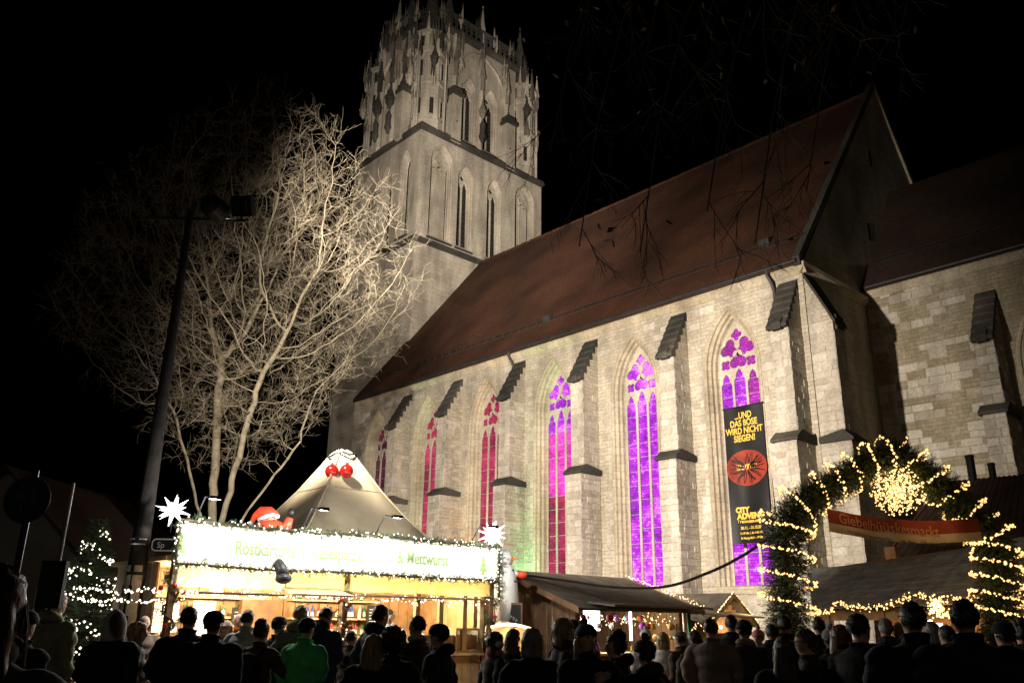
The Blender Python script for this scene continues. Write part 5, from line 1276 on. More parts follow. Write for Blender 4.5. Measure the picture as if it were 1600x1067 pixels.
light_string('light_cluster', [V((p.x,p.y,1.98)) + SIDE*rg.uniform(-.22,.22) + V((0,0,rg.uniform(-.22,.18))) for _ in range(60)], 'dense cluster of warm bulbs hanging under the shingled eave', 'arch and stall lights', BULB_A, .1, .05, .018, 32)
lamp('cluster_light', V((p.x,p.y,1.95)) + en*.15, 14, AMB, .15, rs)
# larger tiled market house behind
bh = thing('market_house', gpos(1500, 25.5), 'larger market house with steep dark brown roof and two stove pipes behind the shingled stall', 'market house')
r0, r1 = atd(1478,745,25.5), atd(1650,718,23.5); r0.z = r1.z = 5.85; a0, a1 = atd(1345,895,23.5), atd(1700,905,19.5); a0.z = a1.z = 2.6
M['board_roof'] = mat('brown_board_roof', (.06,.035,.024), .85, .35, 3, .3, 20)
for i in range(44):
    u0, u1 = i/44, (i+1)/44; q = MB(); lift = V((0,0,.02*(i % 2))); q.prism([r0.lerp(r1,u0)+lift, r0.lerp(r1,u1)+lift, a0.lerp(a1,u1)+lift, a0.lerp(a1,u0)+lift], (0,0,-.04)); q.build('roof_board', M['board_roof'], bh)
bk = (r0-a0); bk.z = 0; b0, b1 = r0 + bk, r1 + bk; b0.z = b1.z = 2.6; q = MB(); q.prism([r0,r1,b1,b0], (0,0,-.04)); q.build('rear_roof', M['board_roof'], bh)
q = MB(); w0, w1 = a0.copy(), a1.copy(); w0.z = w1.z = 0; w0 += bk*.12; w1 += bk*.12; q.prism([w0, w1, w1+V((0,0,2.9)), w0+V((0,0,2.9))], bk.normalized()*.06)
q.prism([w0, w0 + V((0,0,2.9)), r0 - V((0,0,.06)), b0 - V((0,0,.06)), V((b0.x,b0.y,0))], (r1-r0).normalized()*.05); q.build('wall', M['wood_d'], bh)
q = MB(); q.prism([a0+V((0,0,.06)), r0+V((0,0,.06)), r0-V((0,0,.12)), a0-V((0,0,.12))], -(r1-r0).normalized()*.05); q.build('bargeboard', mat('red_board', (.16,.05,.025), .7, .2), bh)
for px, h, r in ((1521,.75,.12),(1553,.45,.10)):
    u = (px-1478)/172; p = r0.lerp(r1,u)- V((0,0,.1)); q = MB(); q.lathe([(r,-.6),(r,h),(r*1.12,h+.02),(r*1.12,h+.07),(r*.9,h+.08)], p, 12); q.build('stove_pipe', M['black'], bh)
p = atd(1393,855,22.5); q = MB(); q.box(p.x-.14,p.x+.14,p.y-.14,p.y+.14,0,3.6); pp = q.build('timber_post', M['wood'], None); tag(pp, 'squared timber post standing before the brown-roofed market house', 'post')

# ------------------------------------------------------------------ fir arch with hanging ball of lights
AD = 15.0
arch = thing('fir_arch', gpos(1395, AD), 'entrance arch clad in fir branches and wound with warm fairy lights', 'arch')
AP = [atd(1232,1075,AD), atd(1232,960,AD), atd(1230,880,AD), atd(1228,815,AD), atd(1258,782,AD), atd(1308,752,AD), atd(1355,724,AD), atd(1400,708,AD+.1), atd(1445,738,AD), atd(1490,780,AD), atd(1533,820,AD), atd(1556,850,AD), atd(1558,900,AD), atd(1560,970,AD), atd(1560,1085,AD)]
AP[0].z = 0; AP[-1].z = 0
ar = resample(AP, .05); core = MB(); core.tube(resample(AP,.4)+[AP[-1]], .06, 8); core.build('frame', M['fir_wood'], arch)
RA = random.Random(40); f = MB(); na = len(ar)
for i, p in enumerate(ar):
    u = i/na; lean = .36 if u < .45 else .30
    if .34 < u < .62: lean = .25
    d = (ar[min(i+3,na-1)] - ar[max(i-3,0)]).normalized()
    for k in range(52):
        o = rvec(RA); o = (o - d*o.dot(d)); o.normalize(); o = o + V((0,0,-.25)) ; e = (o*1.0 + d*RA.uniform(-.5,.5) + rvec(RA)*.4)
        sprig(f, p + o*RA.uniform(.05,.75)*lean + rvec(RA)*.03, e, RA.uniform(.15,.29), RA, 13, .015, .055)
tag(f.build('fir_needles', M['fir'], arch), kind='stuff')
sp_ = MB(); sp_.tube([atd(1212,800,AD), atd(1208,765,AD), atd(1206,742,AD)], [.012,.008,.004], 4); sp_.build('twig', M['fir_wood'], arch)
def helix(pa, turns, r, n, ph=0.0):
    out_ = []; pp_ = resample(pa, .05); m_ = len(pp_)
    for i in range(n):
        u = i/(n-1)*(m_-1); k = min(int(u), m_-2); p = pp_[k].lerp(pp_[k+1], u-k); d = (pp_[k+1]-pp_[k]).normalized(); s = d.cross(HEAD).normalized(); b = s.cross(d); a = ph + turns*2*math.pi*i/(n-1)
        out_.append(p + s*(r*math.cos(a)) + b*(r*math.sin(a)))
    return out_
light_string('fairy_lights', helix(AP[1:5], 5, .47, 160, 2.0), 'warm fairy lights wound round the arch leg by the church banner', 'arch and stall lights', BULB_A, .034, .05, .0185, 41)
light_string('fairy_lights', helix(AP[4:8], 5.5, .36, 160), 'warm fairy lights wound over the rising half of the fir arch', 'arch and stall lights', BULB_A, .04, .06, .0185, 42)
light_string('fairy_lights', helix(AP[7:11], 4.5, .36, 140), 'warm fairy lights wound over the falling half of the fir arch', 'arch and stall lights', BULB_A, .045, .07, .0185, 43)
light_string('fairy_lights', helix(AP[10:14], 6, .41, 170), 'warm fairy lights wound round the arch leg by the market house', 'arch and stall lights', BULB_A, .034, .05, .0185, 44)
bc = atd(1402,767,AD-.1); P = [bc + rvec(RA)*(.46*RA.random()**.62) for _ in range(760)]
ballt = thing('light_ball', bc, 'glowing ball of tangled warm bulbs hanging under the arch crown', 'light ball', 'arch and stall lights')
b = MB()
for p in P: b.octa(p, RA.uniform(.011,.02))
tag(b.build('bulbs', BULB_A, ballt), kind='stuff'); w = MB(); w.tube(P[:160], .004, 3, False); w.tube([bc, atd(1402,722,AD)], .008, 4); w.build('wire', M['wire'], ballt)
for d, e in ((V((0,0,0)),26),): lamp('ball_light', bc + d, e*3.2, AMB, .3, ballt)
for i, px, py in ((0,1225,900),(1,1330,770),(2,1470,800),(3,1556,900)):
    for sgn_ in (-1,): lamp('arch_light', atd(px, py, AD - .85), 6, AMB, .3, arch)
# cloth banner across the arch
M['banner_red'] = mat('red_banner_cloth', (.22,.04,.02), .8, .2, 3, .2, 40); M['banner_cream'] = mat('cream_banner_cloth', (.46,.36,.24), .8, .2, 3, .2, 40); M['banner_ink'] = mat('banner_lettering', (.70,.36,.2), .7, .1, bump=0); M['ink_d'] = mat('banner_small_lettering', (.13,.12,.05), .7, .1, bump=0)
bn = thing('arch_banner', atd(1402,810,AD-.35), 'sagging red and cream cloth banner lettered across the fir arch', 'banner')
bl, br_ = atd(1292,797,AD-.45), atd(1530,811,AD-.40); bdir = (br_-bl); BLn = bdir.length; bd = bdir.normalized(); bnn = V((bd.y,-bd.x,0)); bnn = bnn if bnn.dot(-HEAD) > 0 else -bnn
def bp_(u, h): return bl + bdir*u + V((0,0,-h - .11*math.sin(math.pi*u))) + bnn*(.03*math.sin(u*17) + .02*math.sin(u*31+h*6))
for nm, h0, h1, mm in (('red_cloth',-.02,.21,M['banner_red']),('cream_cloth',.21,.36,M['banner_cream'])):
    q = MB(); n = 48
    for i in range(n):
        a, b = i/n, (i+1)/n; q.add([bp_(a,h0), bp_(b,h0), bp_(b,h1), bp_(a,h1)] + [p - bnn*.006 for p in (bp_(a,h0), bp_(b,h0), bp_(b,h1), bp_(a,h1))], [(0,3,2,1),(4,5,6,7)])
    q.build(nm, mm, bn, True)
def bwarp(h0, dy):
    def w(p):
        r = p - bl; u = r.dot(bd)/BLn; h = -r.z; return bp_(max(0,min(1,u)), h) + bnn*(dy + .001)
    return w
text_mesh('lettering', 'Giebelhüüskesmarkt', .24, (bl + bd*.17*1.0 + V((0,0,-.165)), bd, UP), M['banner_ink'], bn, squash=.88, warp=bwarp(0,.008), off=.003)
for o_, w_ in ((.3,'Weihnachtsmarkt'),(1.2,'an der'),(1.56,'Überwasserkirche')): text_mesh('lettering', w_, .105, (bl + bd*o_ + V((0,0,-.32)), bd, UP), M['ink_d'], bn, squash=.98, warp=bwarp(0,.008))
# cable from the felt-roofed hut to the arch
CP = [atd(805,897,19.3)] + [atd(x, y, D) for x, y, D in ((880,906,18.8),(960,917,18.0),(1040,916,17.0),(1110,893,16.2),(1160,868,15.6),(1190,848,15.2),(1226,826,15.0))]
CP[0] = V((-14.9,13.3,2.72)); q = MB()
def crm(P, n=6):
    o = []
    for i in range(len(P)-1):
        a, b, c, d = P[max(i-1,0)], P[i], P[i+1], P[min(i+2,len(P)-1)]
        for k in range(n):
            t = k/n; o.append(((b*2) + (c-a)*t + (a*2-b*5+c*4-d)*t*t + (b*3-a-c*3+d)*t**3)*.5)
    return o + [P[-1]]
q.tube(crm(CP), .028, 6); o = q.build('power_cable', M['black']); tag(o, 'thick black cable sagging from the felt-roofed hut to the fir arch', 'cable')

# ------------------------------------------------------------------ church banner over the sixth window
tl, tr_ = onY(1131,641,29.88), onY(1191,634,29.88); blc = onY(1145,850,29.88); CW, CH = 1.93, tl.z - blc.z
x0b, z1b, CW = tl.x, tl.z, tr_.x - tl.x; z0b = z1b - CH
cbn = thing('advent_banner', (x0b + CW/2, 29.88, z0b), 'tall black banner with yellow lettering and red disc hung over the violet window', 'banner')
def cwarp(x, z, d=0.0):
    u = (x - x0b)/CW; v_ = (z1b - z)/CH
    fold = .05*math.sin(u*6 + v_*3)*v_ + .05*math.sin((u-.5)*9*(1-v_*.3))*abs(v_-.5) + .03*math.exp(-((u-.15-.2*v_)**2)*60)*v_
    return V((x, 29.86 - fold - d, z))
M['bblack'] = mat('black_banner_cloth', (.006,.0055,.006), .5, .2, 2, .05, spec=.35); M['byellow'] = mat('yellow_print', (.62,.40,.06), .6, .05, bump=0); M['borange'] = mat('red_print', (.21,.024,.010), .6, .3, 3, 0); M['bink'] = mat('black_print', (.012,.01,.01), .6, .1, bump=0)
q = MB(); nu, nv = 20, 50
for d in (0, -.012):
    g = [[cwarp(x0b + CW*i/nu, z1b - CH*j/nv, d) for i in range(nu+1)] for j in range(nv+1)]; b0 = len(q.v)
    q.add([p for r in g for p in r], [(j*(nu+1)+i, (j+1)*(nu+1)+i, (j+1)*(nu+1)+i+1, j*(nu+1)+i+1) for j in range(nv) for i in range(nu)])
q.build('cloth', M['bblack'], cbn, True)
q = MB(); q.tube([(x0b-.05,29.87,z1b+.02),(x0b+CW+.05,29.87,z1b+.02)], .03, 6); q.tube([(x0b,29.87,z1b+.02),(x0b,30.2,z1b+.3)], .01, 4); q.tube([(x0b+CW,29.87,z1b+.02),(x0b+CW,30.2,z1b+.3)], .01, 4); q.build('pole', M['black'], cbn)
def cw_text(body, size, xc, z, m_, sq=1.0, align='CENTER', off=.006): text_mesh('lettering', body, size, (V((xc,29.8,z)), V((1,0,0)), UP), m_, cbn, align, sq, .001, off, warp=lambda p: cwarp(p.x, p.z, .012 + (29.8 - p.y)))
xm = x0b + CW/2
for k, s_ in enumerate(('...UND','DAS BÖSE','WIRD NICHT','SIEGEN!')): cw_text(s_, .37, xm + .0, z1b - .48 - .32*k, M['byellow'], .76, off=.012)
q = MB(); dz = z1b - CH*.46; R_ = .93; pts = [(xm + R_*min(1,1)*math.cos(t*math.pi/24), dz + .78*R_*math.sin(t*math.pi/24)*(1.0)) for t in range(48)]; ctr_ = len(q.v)
rings = [[cwarp(xm + (x-xm)*k, dz + (z-dz)*k, .012) for x, z in pts] for k in (.05,.2,.4,.6,.8,1.0)]; q.loft(rings, False); q.build('red_disc', M['borange'], cbn, True)
q = MB(); RT = random.Random(6)
for k in range(44):
    a = RT.uniform(0, 6.28); a2 = a + RT.uniform(-.4,.4); r0_, r1_ = RT.uniform(.1,.3), RT.uniform(.75,.95); P = [cwarp(xm + R_*(r0_+(r1_-r0_)*t)*math.cos(a+(a2-a)*t), dz + .78*R_*(r0_+(r1_-r0_)*t)*math.sin(a+(a2-a)*t), .018) for t in (0,.33,.66,1)]
    q.tube(P, [.026,.024,.02,.012], 3, False)
q.build('thorn_print', M['bink'], cbn)
cw_text('שניתעי', .34, xm, dz - .06, M['byellow'], 1.0)
cw_text('CITY', .28, xm - .36, z0b + 1.22, M['byellow'], .95, 'CENTER', .02); cw_text('ADVENT', .31, xm, z0b + .96, M['byellow'], 1.0, 'CENTER', .02)
cw_text('ÜBERWASSER-KIRCHE', .13, xm, z0b + .80, M['byellow'], .92); cw_text('30.11. - 21.12.20', .16, xm - .02, z0b + .55, M['byellow'], .9); cw_text('11-19 Uhr  |  So 11-21 Uhr', .11, xm, z0b + .36, M['byellow'], .9); cw_text('Eröffnung: 30.11. - 19 Uhr', .11, xm, z0b + .17, M['byellow'], .9)
# green uplight at the wall foot
def uplight(x, col, e, label):
    g = thing('uplight', (x, 28.95, 0), label, 'uplight', 'uplights along the nave wall')
    q = MB(); q.box(x-.12,x+.12,28.85,29.05,0,.06); q.obox((x,28.95,.16), (.13,0,0), (0,.05,.08), (0,.08,-.05)); q.build('housing', M['black'], g)
    q = MB(); q.obox((x,29.03,.22), (.1,0,0), (0,.03,-.02), (0,.002,.003)); q.build('lens', emit('uplight_lens', col, 6), g)
    spot('uplight_beam', (x, 29.1, .35), V((.0,.85,3.6)), e, 40, .9, col, .08, g)
uplight(-30.55, (.10,1,.28), 5200, 'small green uplight on the ground below the pink window'); uplight(-35.75, (1,.5,.14), 3800, 'small amber uplight on the ground below the red window'); uplight(-40.7, (.45,1,.4), 2800, 'small pale green uplight on the ground between the two farthest windows')

# ------------------------------------------------------------------ left edge: pedestrian sign, post, houses behind
M['blue_sign'] = mat('blue_sign_face', (.006,.012,.035), .5, .1, bump=0); M['grey_metal'] = mat('galvanised_tube', (.25,.25,.25), .45, .2, bump=.05, metal=.6)
sp0 = gpos(44, 7.0); ps = thing('pedestrian_sign', sp0, 'round dark pedestrian zone sign on a thin post beside the cut fir tree', 'traffic sign'); cs_ = atd(42, 780, 7.0)
q = MB(); q.lathe([(.195,-.006),(.195,.0),(.19,.003)], cs_, 28, axis=-HEAD); q.build('disc', M['blue_sign'], ps); q = MB()
for dx, s in ((-.05,1.0),(.06,.72)):
    o_ = cs_ - HEAD*.01 + SIDE*dx; q.prism([o_ + SIDE*a*s + UP*b*s for a, b in ((-.05,-.02),(.05,-.02),(.025,.08),(-.025,.08))], -HEAD*.002); q.prism([o_ + SIDE*(.025*math.cos(t))*s + UP*(.11+.025*math.sin(t))*s for t in [i*.7854 for i in range(8)]], -HEAD*.002)
    for x in (-.02,.02): q.prism([o_ + SIDE*(x-.01)*s + UP*-.13*s, o_ + SIDE*(x+.01)*s + UP*-.13*s, o_ + SIDE*(x+.01)*s + UP*-.02*s, o_ + SIDE*(x-.01)*s + UP*-.02*s], -HEAD*.002)
q.build('pictogram', mat('sign_white', (.04,.043,.05), .5, bump=0), ps); q = MB(); b_ = cs_ + HEAD*.05; q.tube([V((b_.x,b_.y,0)), V((b_.x,b_.y,cs_.z+.25))], .028, 8); q.build('post', M['black'], ps)
po = gpos(88, 10.0); tp = thing('sign_post', po, 'thin grey metal post with small dark notice box beside the cut fir tree', 'post'); q = MB(); q.tube([po, po + V((0,0,3.12))], .022, 8); q.build('post', M['grey_metal'], tp)
q = MB(); q.obox(po + V((0,0,1.95)) - HEAD*.06, SIDE*.14, V((0,0,.26)), HEAD*.04); q.build('notice_box', M['chalk'], tp)
M['plaster'] = mat('dim_plaster', (.14,.13,.11), .9, .15, 1, .1); M['brickd'] = mat('dark_brick', (.12,.06,.045), .9, .3, 2, .2)
def house(px, D, w, h, rz, label, mt):
    c = gpos(px, D); t = thing('house', c, label, 'house'); a = SIDE*w/2; d = HEAD*8; z = V((0,0,h))
    q = MB(); q.prism([c - a, c + a, c + a + d, c - a + d], z); q.prism([c - a + z, c + a + z, c + z + V((0,0,rz))], d); q.build('wall', M[mt], t)
    q = MB()
    for s in (-1,1): q.prism([c + a*s*1.06 + z - V((0,0,.15)) - HEAD*.3, c + z + V((0,0,rz+.05)) - HEAD*.3, c + z + V((0,0,rz+.2)) - HEAD*.3, c + a*s*1.06 + z - HEAD*.3], d*1.08)
    q.build('roof', M['tile2'], t)
    n = max(2, int(w/2.2))
    for k in range(n):
        for zz in [1.8 + 2.8*j for j in range(int((h-1)/2.8)+1)]:
            o_ = c - a + SIDE*(w*(k+.5)/n) + V((0,0,zz)); q = MB(); q.obox(o_ - HEAD*.03, SIDE*.5, V((0,0,.75)), HEAD*.03); wn = q.build('window', M['white'], t)
            for sx in (-.24,.24): q = MB(); q.obox(o_ - HEAD*.065 + SIDE*sx, SIDE*.2, V((0,0,.66)), HEAD*.004); q.build('pane', M['g_off'], wn)
house(-20, 33, 7.5, 3.4, 3.6, 'pale plastered gable house in the dark beyond the pedestrian sign', 'plaster'); house(100, 62, 11, 6.5, 4, 'dark brick house far behind the cut fir tree', 'brickd')
# ------------------------------------------------------------------ people
SKIN = [mat('fair_skin', (.50,.32,.24), .55, .08, 8, .05, 60), mat('tan_skin', (.36,.22,.15), .55, .08, 8, .05, 60)]
CLO = {'black': (.014,.014,.015), 'charcoal': (.04,.039,.04), 'navy': (.016,.022,.05), 'green': (.09,.55,.18), 'olive': (.19,.2,.12), 'grey': (.14,.13,.125), 'brown': (.07,.045,.03), 'beige': (.22,.17,.13), 'burgundy': (.06,.01,.018), 'white': (.6,.58,.55), 'pink': (.5,.2,.22), 'blue': (.03,.07,.2), 'pale': (.33,.33,.34), 'orange': (.5,.13,.02)}
CM = {k: mat(k + '_cloth', v, .85, .25, 6, .25, 50, spec=.2) for k, v in CLO.items()}
def hairmat(name, c):
    m, n, b = newmat(name); L = n.links; g = N(n, 'ShaderNodeNewGeometry'); mp_ = N(n, 'ShaderNodeMapping'); mp_.inputs['Scale'].default_value = (60,60,6); L.new(g.outputs['Position'], mp_.inputs[0])
    t = N(n, 'ShaderNodeTexNoise'); t.inputs['Scale'].default_value = 2; t.inputs['Detail'].default_value = 3; L.new(mp_.outputs[0], t.inputs[0])
    mr = N(n, 'ShaderNodeMapRange'); mr.inputs[1].default_value = .3; mr.inputs[2].default_value = .7; mr.inputs[3].default_value = .5; mr.inputs[4].default_value = 1.5; L.new(t.outputs[0], mr.inputs[0])
    s = N(n, 'ShaderNodeVectorMath', operation='SCALE'); s.inputs[0].default_value = c; L.new(mr.outputs[0], s.inputs['Scale']); L.new(s.outputs[0], b.inputs['Base Color']); b.inputs['Roughness'].default_value = .5
    bp = N(n, 'ShaderNodeBump'); bp.inputs['Strength'].default_value = .6; bp.inputs['Distance'].default_value = .01; L.new(t.outputs[0], bp.inputs['Height']); L.new(bp.outputs[0], b.inputs['Normal'])
    return m
HM = {'dark': hairmat('dark_hair', (.012,.009,.007)), 'brown': hairmat('brown_hair', (.06,.032,.016)), 'blond': hairmat('blond_hair', (.28,.19,.09)), 'grey': hairmat('grey_hair', (.2,.19,.18)), 'red': hairmat('auburn_hair', (.12,.045,.018))}
EYE = mat('eye', (.02,.015,.012), .2, 0, bump=0); LIP = mat('lips', (.35,.12,.1), .5, .05, bump=0)

def ell(c, rx, ry, n=14, rot=0.0):
    return [V((c[0] + rx*math.cos(2*math.pi*k/n), c[1] + ry*math.sin(2*math.pi*k/n), c[2])) for k in range(n)]
def limb(mb, P, R, n=10): mb.tube(crm([V(p) for p in P], 4), np.interp(np.linspace(0, len(P)-1, (len(P)-1)*4+1), range(len(P)), R).tolist(), n)
def hand(mb, w, d, nrm, side, curl=.5, s=1.0):
    """palm, four fingers of different length and a thumb leaving the side of the palm"""
    d = d.normalized(); nrm = (nrm - d*nrm.dot(d)).normalized(); x = d.cross(nrm)*side
    palm = w + d*.045*s; mb.obox(palm, x*.038*s, nrm*.013*s, d*.05*s, 1)
    for k, (o, L) in enumerate(((.028,.068),(.010,.078),(-.009,.073),(-.028,.056))):
        p = w + d*.09*s + x*o*s; P = [p]; dd = d.copy()
        for j in range(3):
            dd = (dd + nrm*curl*(.45 + .1*j)).normalized(); P.append(P[-1] + dd*(L*s*(.42,.33,.25)[j]))
        mb.tube(P, [.0095*s,.009*s,.008*s,.006*s], 6, True, 1)
    p = w + d*.02*s + x*.034*s; mb.tube([p, p + (x*.8 + d*.6)*.032*s, p + (x*.75 + d*1.3)*.035*s + nrm*.012*s, p + (x*.6 + d*2.0)*.034*s + nrm*.022*s], [.012*s,.0105*s,.0095*s,.007*s], 6, True, 1)

ARM = {  # elbow, wrist relative to the right side (x sign flips for the left)
    'down': ((.265,-.02,1.13), (.255,.06,.90)), 'pocket': ((.285,-.06,1.14), (.20,.10,.98)), 'hold': ((.25,.02,1.12), (.10,.25,1.18)),
    'reach': ((.33,.22,1.25), (.36,.50,1.27)), 'wide': ((.36,.03,1.18), (.60,.16,1.14)), 'phone': ((.23,.10,1.14), (.07,.28,1.30)), 'cup': ((.24,.04,1.12), (.06,.24,1.26))}
def person(px, ytop, D, label, coat='black', turn=0.0, hair='dark', style='short', hat=None, hatc='black', legs='charcoal', long=False, arms=('pocket','pocket'),
           bulk=1.12, scarf=None, pack=None, hood=False, puffer=False, lean=0.0, tilt=0.0, vox=.017, glasses=False, muffs=None, male=True, skin=0, zoff=0.0, group='people in the crowd'):
    base = gpos(px, D); ztop = atd(px, ytop, D).z; capz = {'beanie': .035, 'hoodup': .03, 'cap': .02}.get(hat, .015 if style != 'afro' else .075)
    H = max(1.15, min(2.02, ztop - capz)); k = H/1.76; b = bulk
    t = thing('person', base, label, 'person', group)
    # body: one surface grown from lofts
    m = MB(); hem = .52 if long else .80
    prof = [(hem,.205*b,.15*b,0),(hem+.12,.20*b,.15*b,0),(.98,.185*b,.145*b,0),(1.10,.175*b,.135*b,0),(1.22,.19*b,.142*b,.0),(1.33,.205*b,.14*b,-.005),(1.41,.20*b,.118*b,-.01),(1.46,.155*b,.095*b,-.012),(1.50,.09,.085,-.01),(1.55,.062,.068,0)]
    if not male: prof = [(z, rx*.92, ry, y) for z, rx, ry, y in prof]
    zz = np.arange(hem, 1.551, .02); pz = [p[0] for p in prof]; rings = []
    for z in zz:
        rx, ry, yo = (np.interp(z, pz, [p[j] for p in prof]) for j in (1,2,3))
        if puffer and z < 1.45: e = .016*abs(math.sin((z-hem)*math.pi/.075)) - .004; rx += e; ry += e
        rings.append(ell((0, yo + lean*(z-.9)*.5, z), rx, ry, 18))
    m.loft(rings)
    sh = .19*b*(1 if male else .9)
    wr = {}
    for s, a in ((1, arms[0]), (-1, arms[1])):
        e, w = ARM[a]; f = lambda p: V((p[0]*s*(.6+.4*b), p[1] + lean*(p[2]-.9)*.5, p[2]))
        limb(m, [(sh*.75*s, lean*.25, 1.40), (sh*1.1*s, lean*.25, 1.37), f(e), f(w)], [.07*b,.078*b,.066*b,.05*b]); wr[s] = (f(e), f(w))
    for s in (1, -1):
        limb(m, [(.085*s,0,.92), (.095*s,.012,.52), (.10*s,-.01,.12)], [.105,.075,.055])
        limb(m, [(.10*s,-.05,.06), (.105*s,.03,.05), (.115*s,.16,.035)], [.05,.052,.036])
    m.tube([(0,0,1.46),(0,.008,1.6)], .056, 12)
    hz = 1.645
    m.ball((0,.012,hz+.018), .1, 16, 12, sc=(.78,.96,1.0)); m.ball((0,.045,hz-.045), .062, 12, 9, sc=(.9,.95,1.1))
    m.tube([(0,.10,hz+.02),(0,.126,hz-.022),(0,.105,hz-.032)], [.010,.014,.010], 6)
    for s in (1,-1): m.ball((.079*s,.0,hz-.005), .026, 8, 6, sc=(.4,.8,1.2))
    me = bpy.data.meshes.new('body'); me.from_pydata(m.v, [], m.f)
    tmp = bpy.data.objects.new('body', me); COL.objects.link(tmp)
    rm = tmp.modifiers.new('r', 'REMESH'); rm.mode = 'VOXEL'; rm.voxel_size = vox; rm.use_smooth_shade = True
    sm_ = tmp.modifiers.new('s', 'SMOOTH'); sm_.iterations = 2 if puffer else 4; sm_.factor = .5
    dg = bpy.context.evaluated_depsgraph_get(); ev = bpy.data.meshes.new_from_object(tmp.evaluated_get(dg)); bpy.data.objects.remove(tmp); bpy.data.meshes.remove(me)
    co = np.empty(len(ev.vertices)*3); ev.vertices.foreach_get('co', co); co = co.reshape(-1,3)
    pf = [tuple(p.vertices) for p in ev.polygons]; bpy.data.meshes.remove(ev)
    rng = random.Random(int(px*7 + D*10)); ph = [rng.uniform(0,6) for _ in range(4)]
    sel = co[:,2] < 1.46; amp = np.where(sel, .007, 0); r_ = amp*(np.sin(co[:,2]*23+ph[0]+co[:,0]*9) + np.sin(co[:,2]*41+co[:,1]*13+ph[1])); co[:,0] += r_*np.sign(co[:,0])*.7; co[:,1] += r_*np.sign(co[:,1])
    body = MB(); body.v = [tuple(p) for p in co]; body.f = pf; mi = []
    for f_ in pf:
        p = co[list(f_)].mean(axis=0)
        mi.append(1 if p[2] > 1.545 and abs(p[0]) < .13 else 3 if p[2] < .105 else 2 if p[2] < hem - .005 and abs(p[0]) < .2 else 0)
    body.mi = mi
    for s, a in ((1, arms[0]), (-1, arms[1])):
        e, w = wr[s]
        if a != 'pocket': hand(body, w + (w-e).normalized()*.0, (w - e), V((-s,0,.1)) if a in ('hold','phone','cup','reach') else V((-s*.3,1,0)), s, .75 if a in ('hold','phone','cup') else .35)
    for s in (1,-1): body.ball((.03*s,.094,hz+.012), .0105, 8, 6, 4)
    body.ball((0,.101,hz-.058), .012, 8, 5, 5, sc=(1.7,.5,.4))
    ca, sa = math.cos(turn), math.sin(turn)
    fwd = HEAD*ca + SIDE*sa; rgt = SIDE*ca - HEAD*sa
    ct, st_ = math.cos(tilt), math.sin(tilt)
    def X(p):
        p = V(p)
        if tilt and p.z > 1.5: q = p - V((0,0,1.52)); p = V((q.x, q.y*ct + q.z*st_, 1.52 + q.z*ct - q.y*st_))
        return base + rgt*(p.x*k) + fwd*(p.y*k) + V((0,0,p.z*k + zoff))
    def fin(mb, name, mats_, parent, smooth=True): mb.v = [tuple(X(p)) for p in mb.v]; return mb.build(name, mats_, parent, smooth)
    bo = fin(body, 'body', [CM[coat], SKIN[skin], CM[legs], CM['black'], EYE, LIP], t)
    # hair
    if hat not in ('hoodup',) and style != 'bald':
        h = MB(); nA, nB = 26, 15; vs = []; R_ = {'short': (.086,.108,.108), 'afro': (.13,.145,.14), 'bob': (.108,.125,.118), 'long': (.098,.12,.113), 'bun': (.092,.115,.11), 'pony': (.09,.112,.11)}[style]
        rough = {'short': .010, 'afro': .02, 'bob': .012, 'long': .010, 'bun': .014, 'pony': .008}[style]
        for j in range(nB+1):
            th = math.pi*j/nB
            for i in range(nA):
                a = 2*math.pi*i/nA; n_ = 1 + rng.uniform(-1,1)*rough/.1
                vs.append(V((R_[0]*math.sin(th)*math.cos(a)*n_, -.004 + R_[1]*math.sin(th)*math.sin(a)*n_, hz + .022 + R_[2]*math.cos(th)*n_)))
        fs = []
        for j in range(nB):
            for i in range(nA):
                q = [j*nA+i, j*nA+(i+1)%nA, (j+1)*nA+(i+1)%nA, (j+1)*nA+i]; c = sum((vs[x] for x in q), V((0,0,0)))/4
                low = hz - (.03 if style == 'short' else .06 if style != 'bob' else .12)
                if c.z < low + (max(0, c.y)*1.1) or (c.y > .03 and c.z < hz + .062 and style != 'afro') or (style == 'afro' and c.y > .06 and c.z < hz + .06): continue
                fs.append(q)
        h.add(vs, fs)
        if style in ('long', 'bob'):
            zl = 1.24 if style == 'long' else 1.50
            rg_ = []
            for j in range(9):
                u = j/8; z = hz + .03 - (hz + .03 - zl)*u; w_ = .096 + (.025 if style == 'long' else .02)*math.sin(u*2.2) - .03*max(0,u-.75)*4*(style == 'long'); y = -.035 - .045*u*(style == 'long') - .02
                rg_.append([V((w_*math.cos(2*math.pi*i/20)*(1+rng.uniform(-.05,.05)), y + (.062 - .014*u)*math.sin(2*math.pi*i/20)*(1+rng.uniform(-.08,.08)), z)) for i in range(20)])
            h.loft(rg_)
        if style == 'bun':
            for _ in range(26): h.ball(V((0,-.03,hz+.105)) + rvec(rng)*.06, .03, 6, 4)
        if style == 'pony': limb(h, [(0,-.10,hz+.05),(0,-.16,hz+.02),(0,-.155,hz-.08),(0,-.13,hz-.17)], [.025,.04,.04,.012], 8)
        if style == 'afro':
            for _ in range(150):
                d = rvec(rng); 
                if d.y > .45 and d.z < .45 or d.z < -.75: continue
                h.ball(V((d.x*.125, d.y*.14 - .004, hz + .03 + d.z*.135)), rng.uniform(.018,.034), 5, 4)
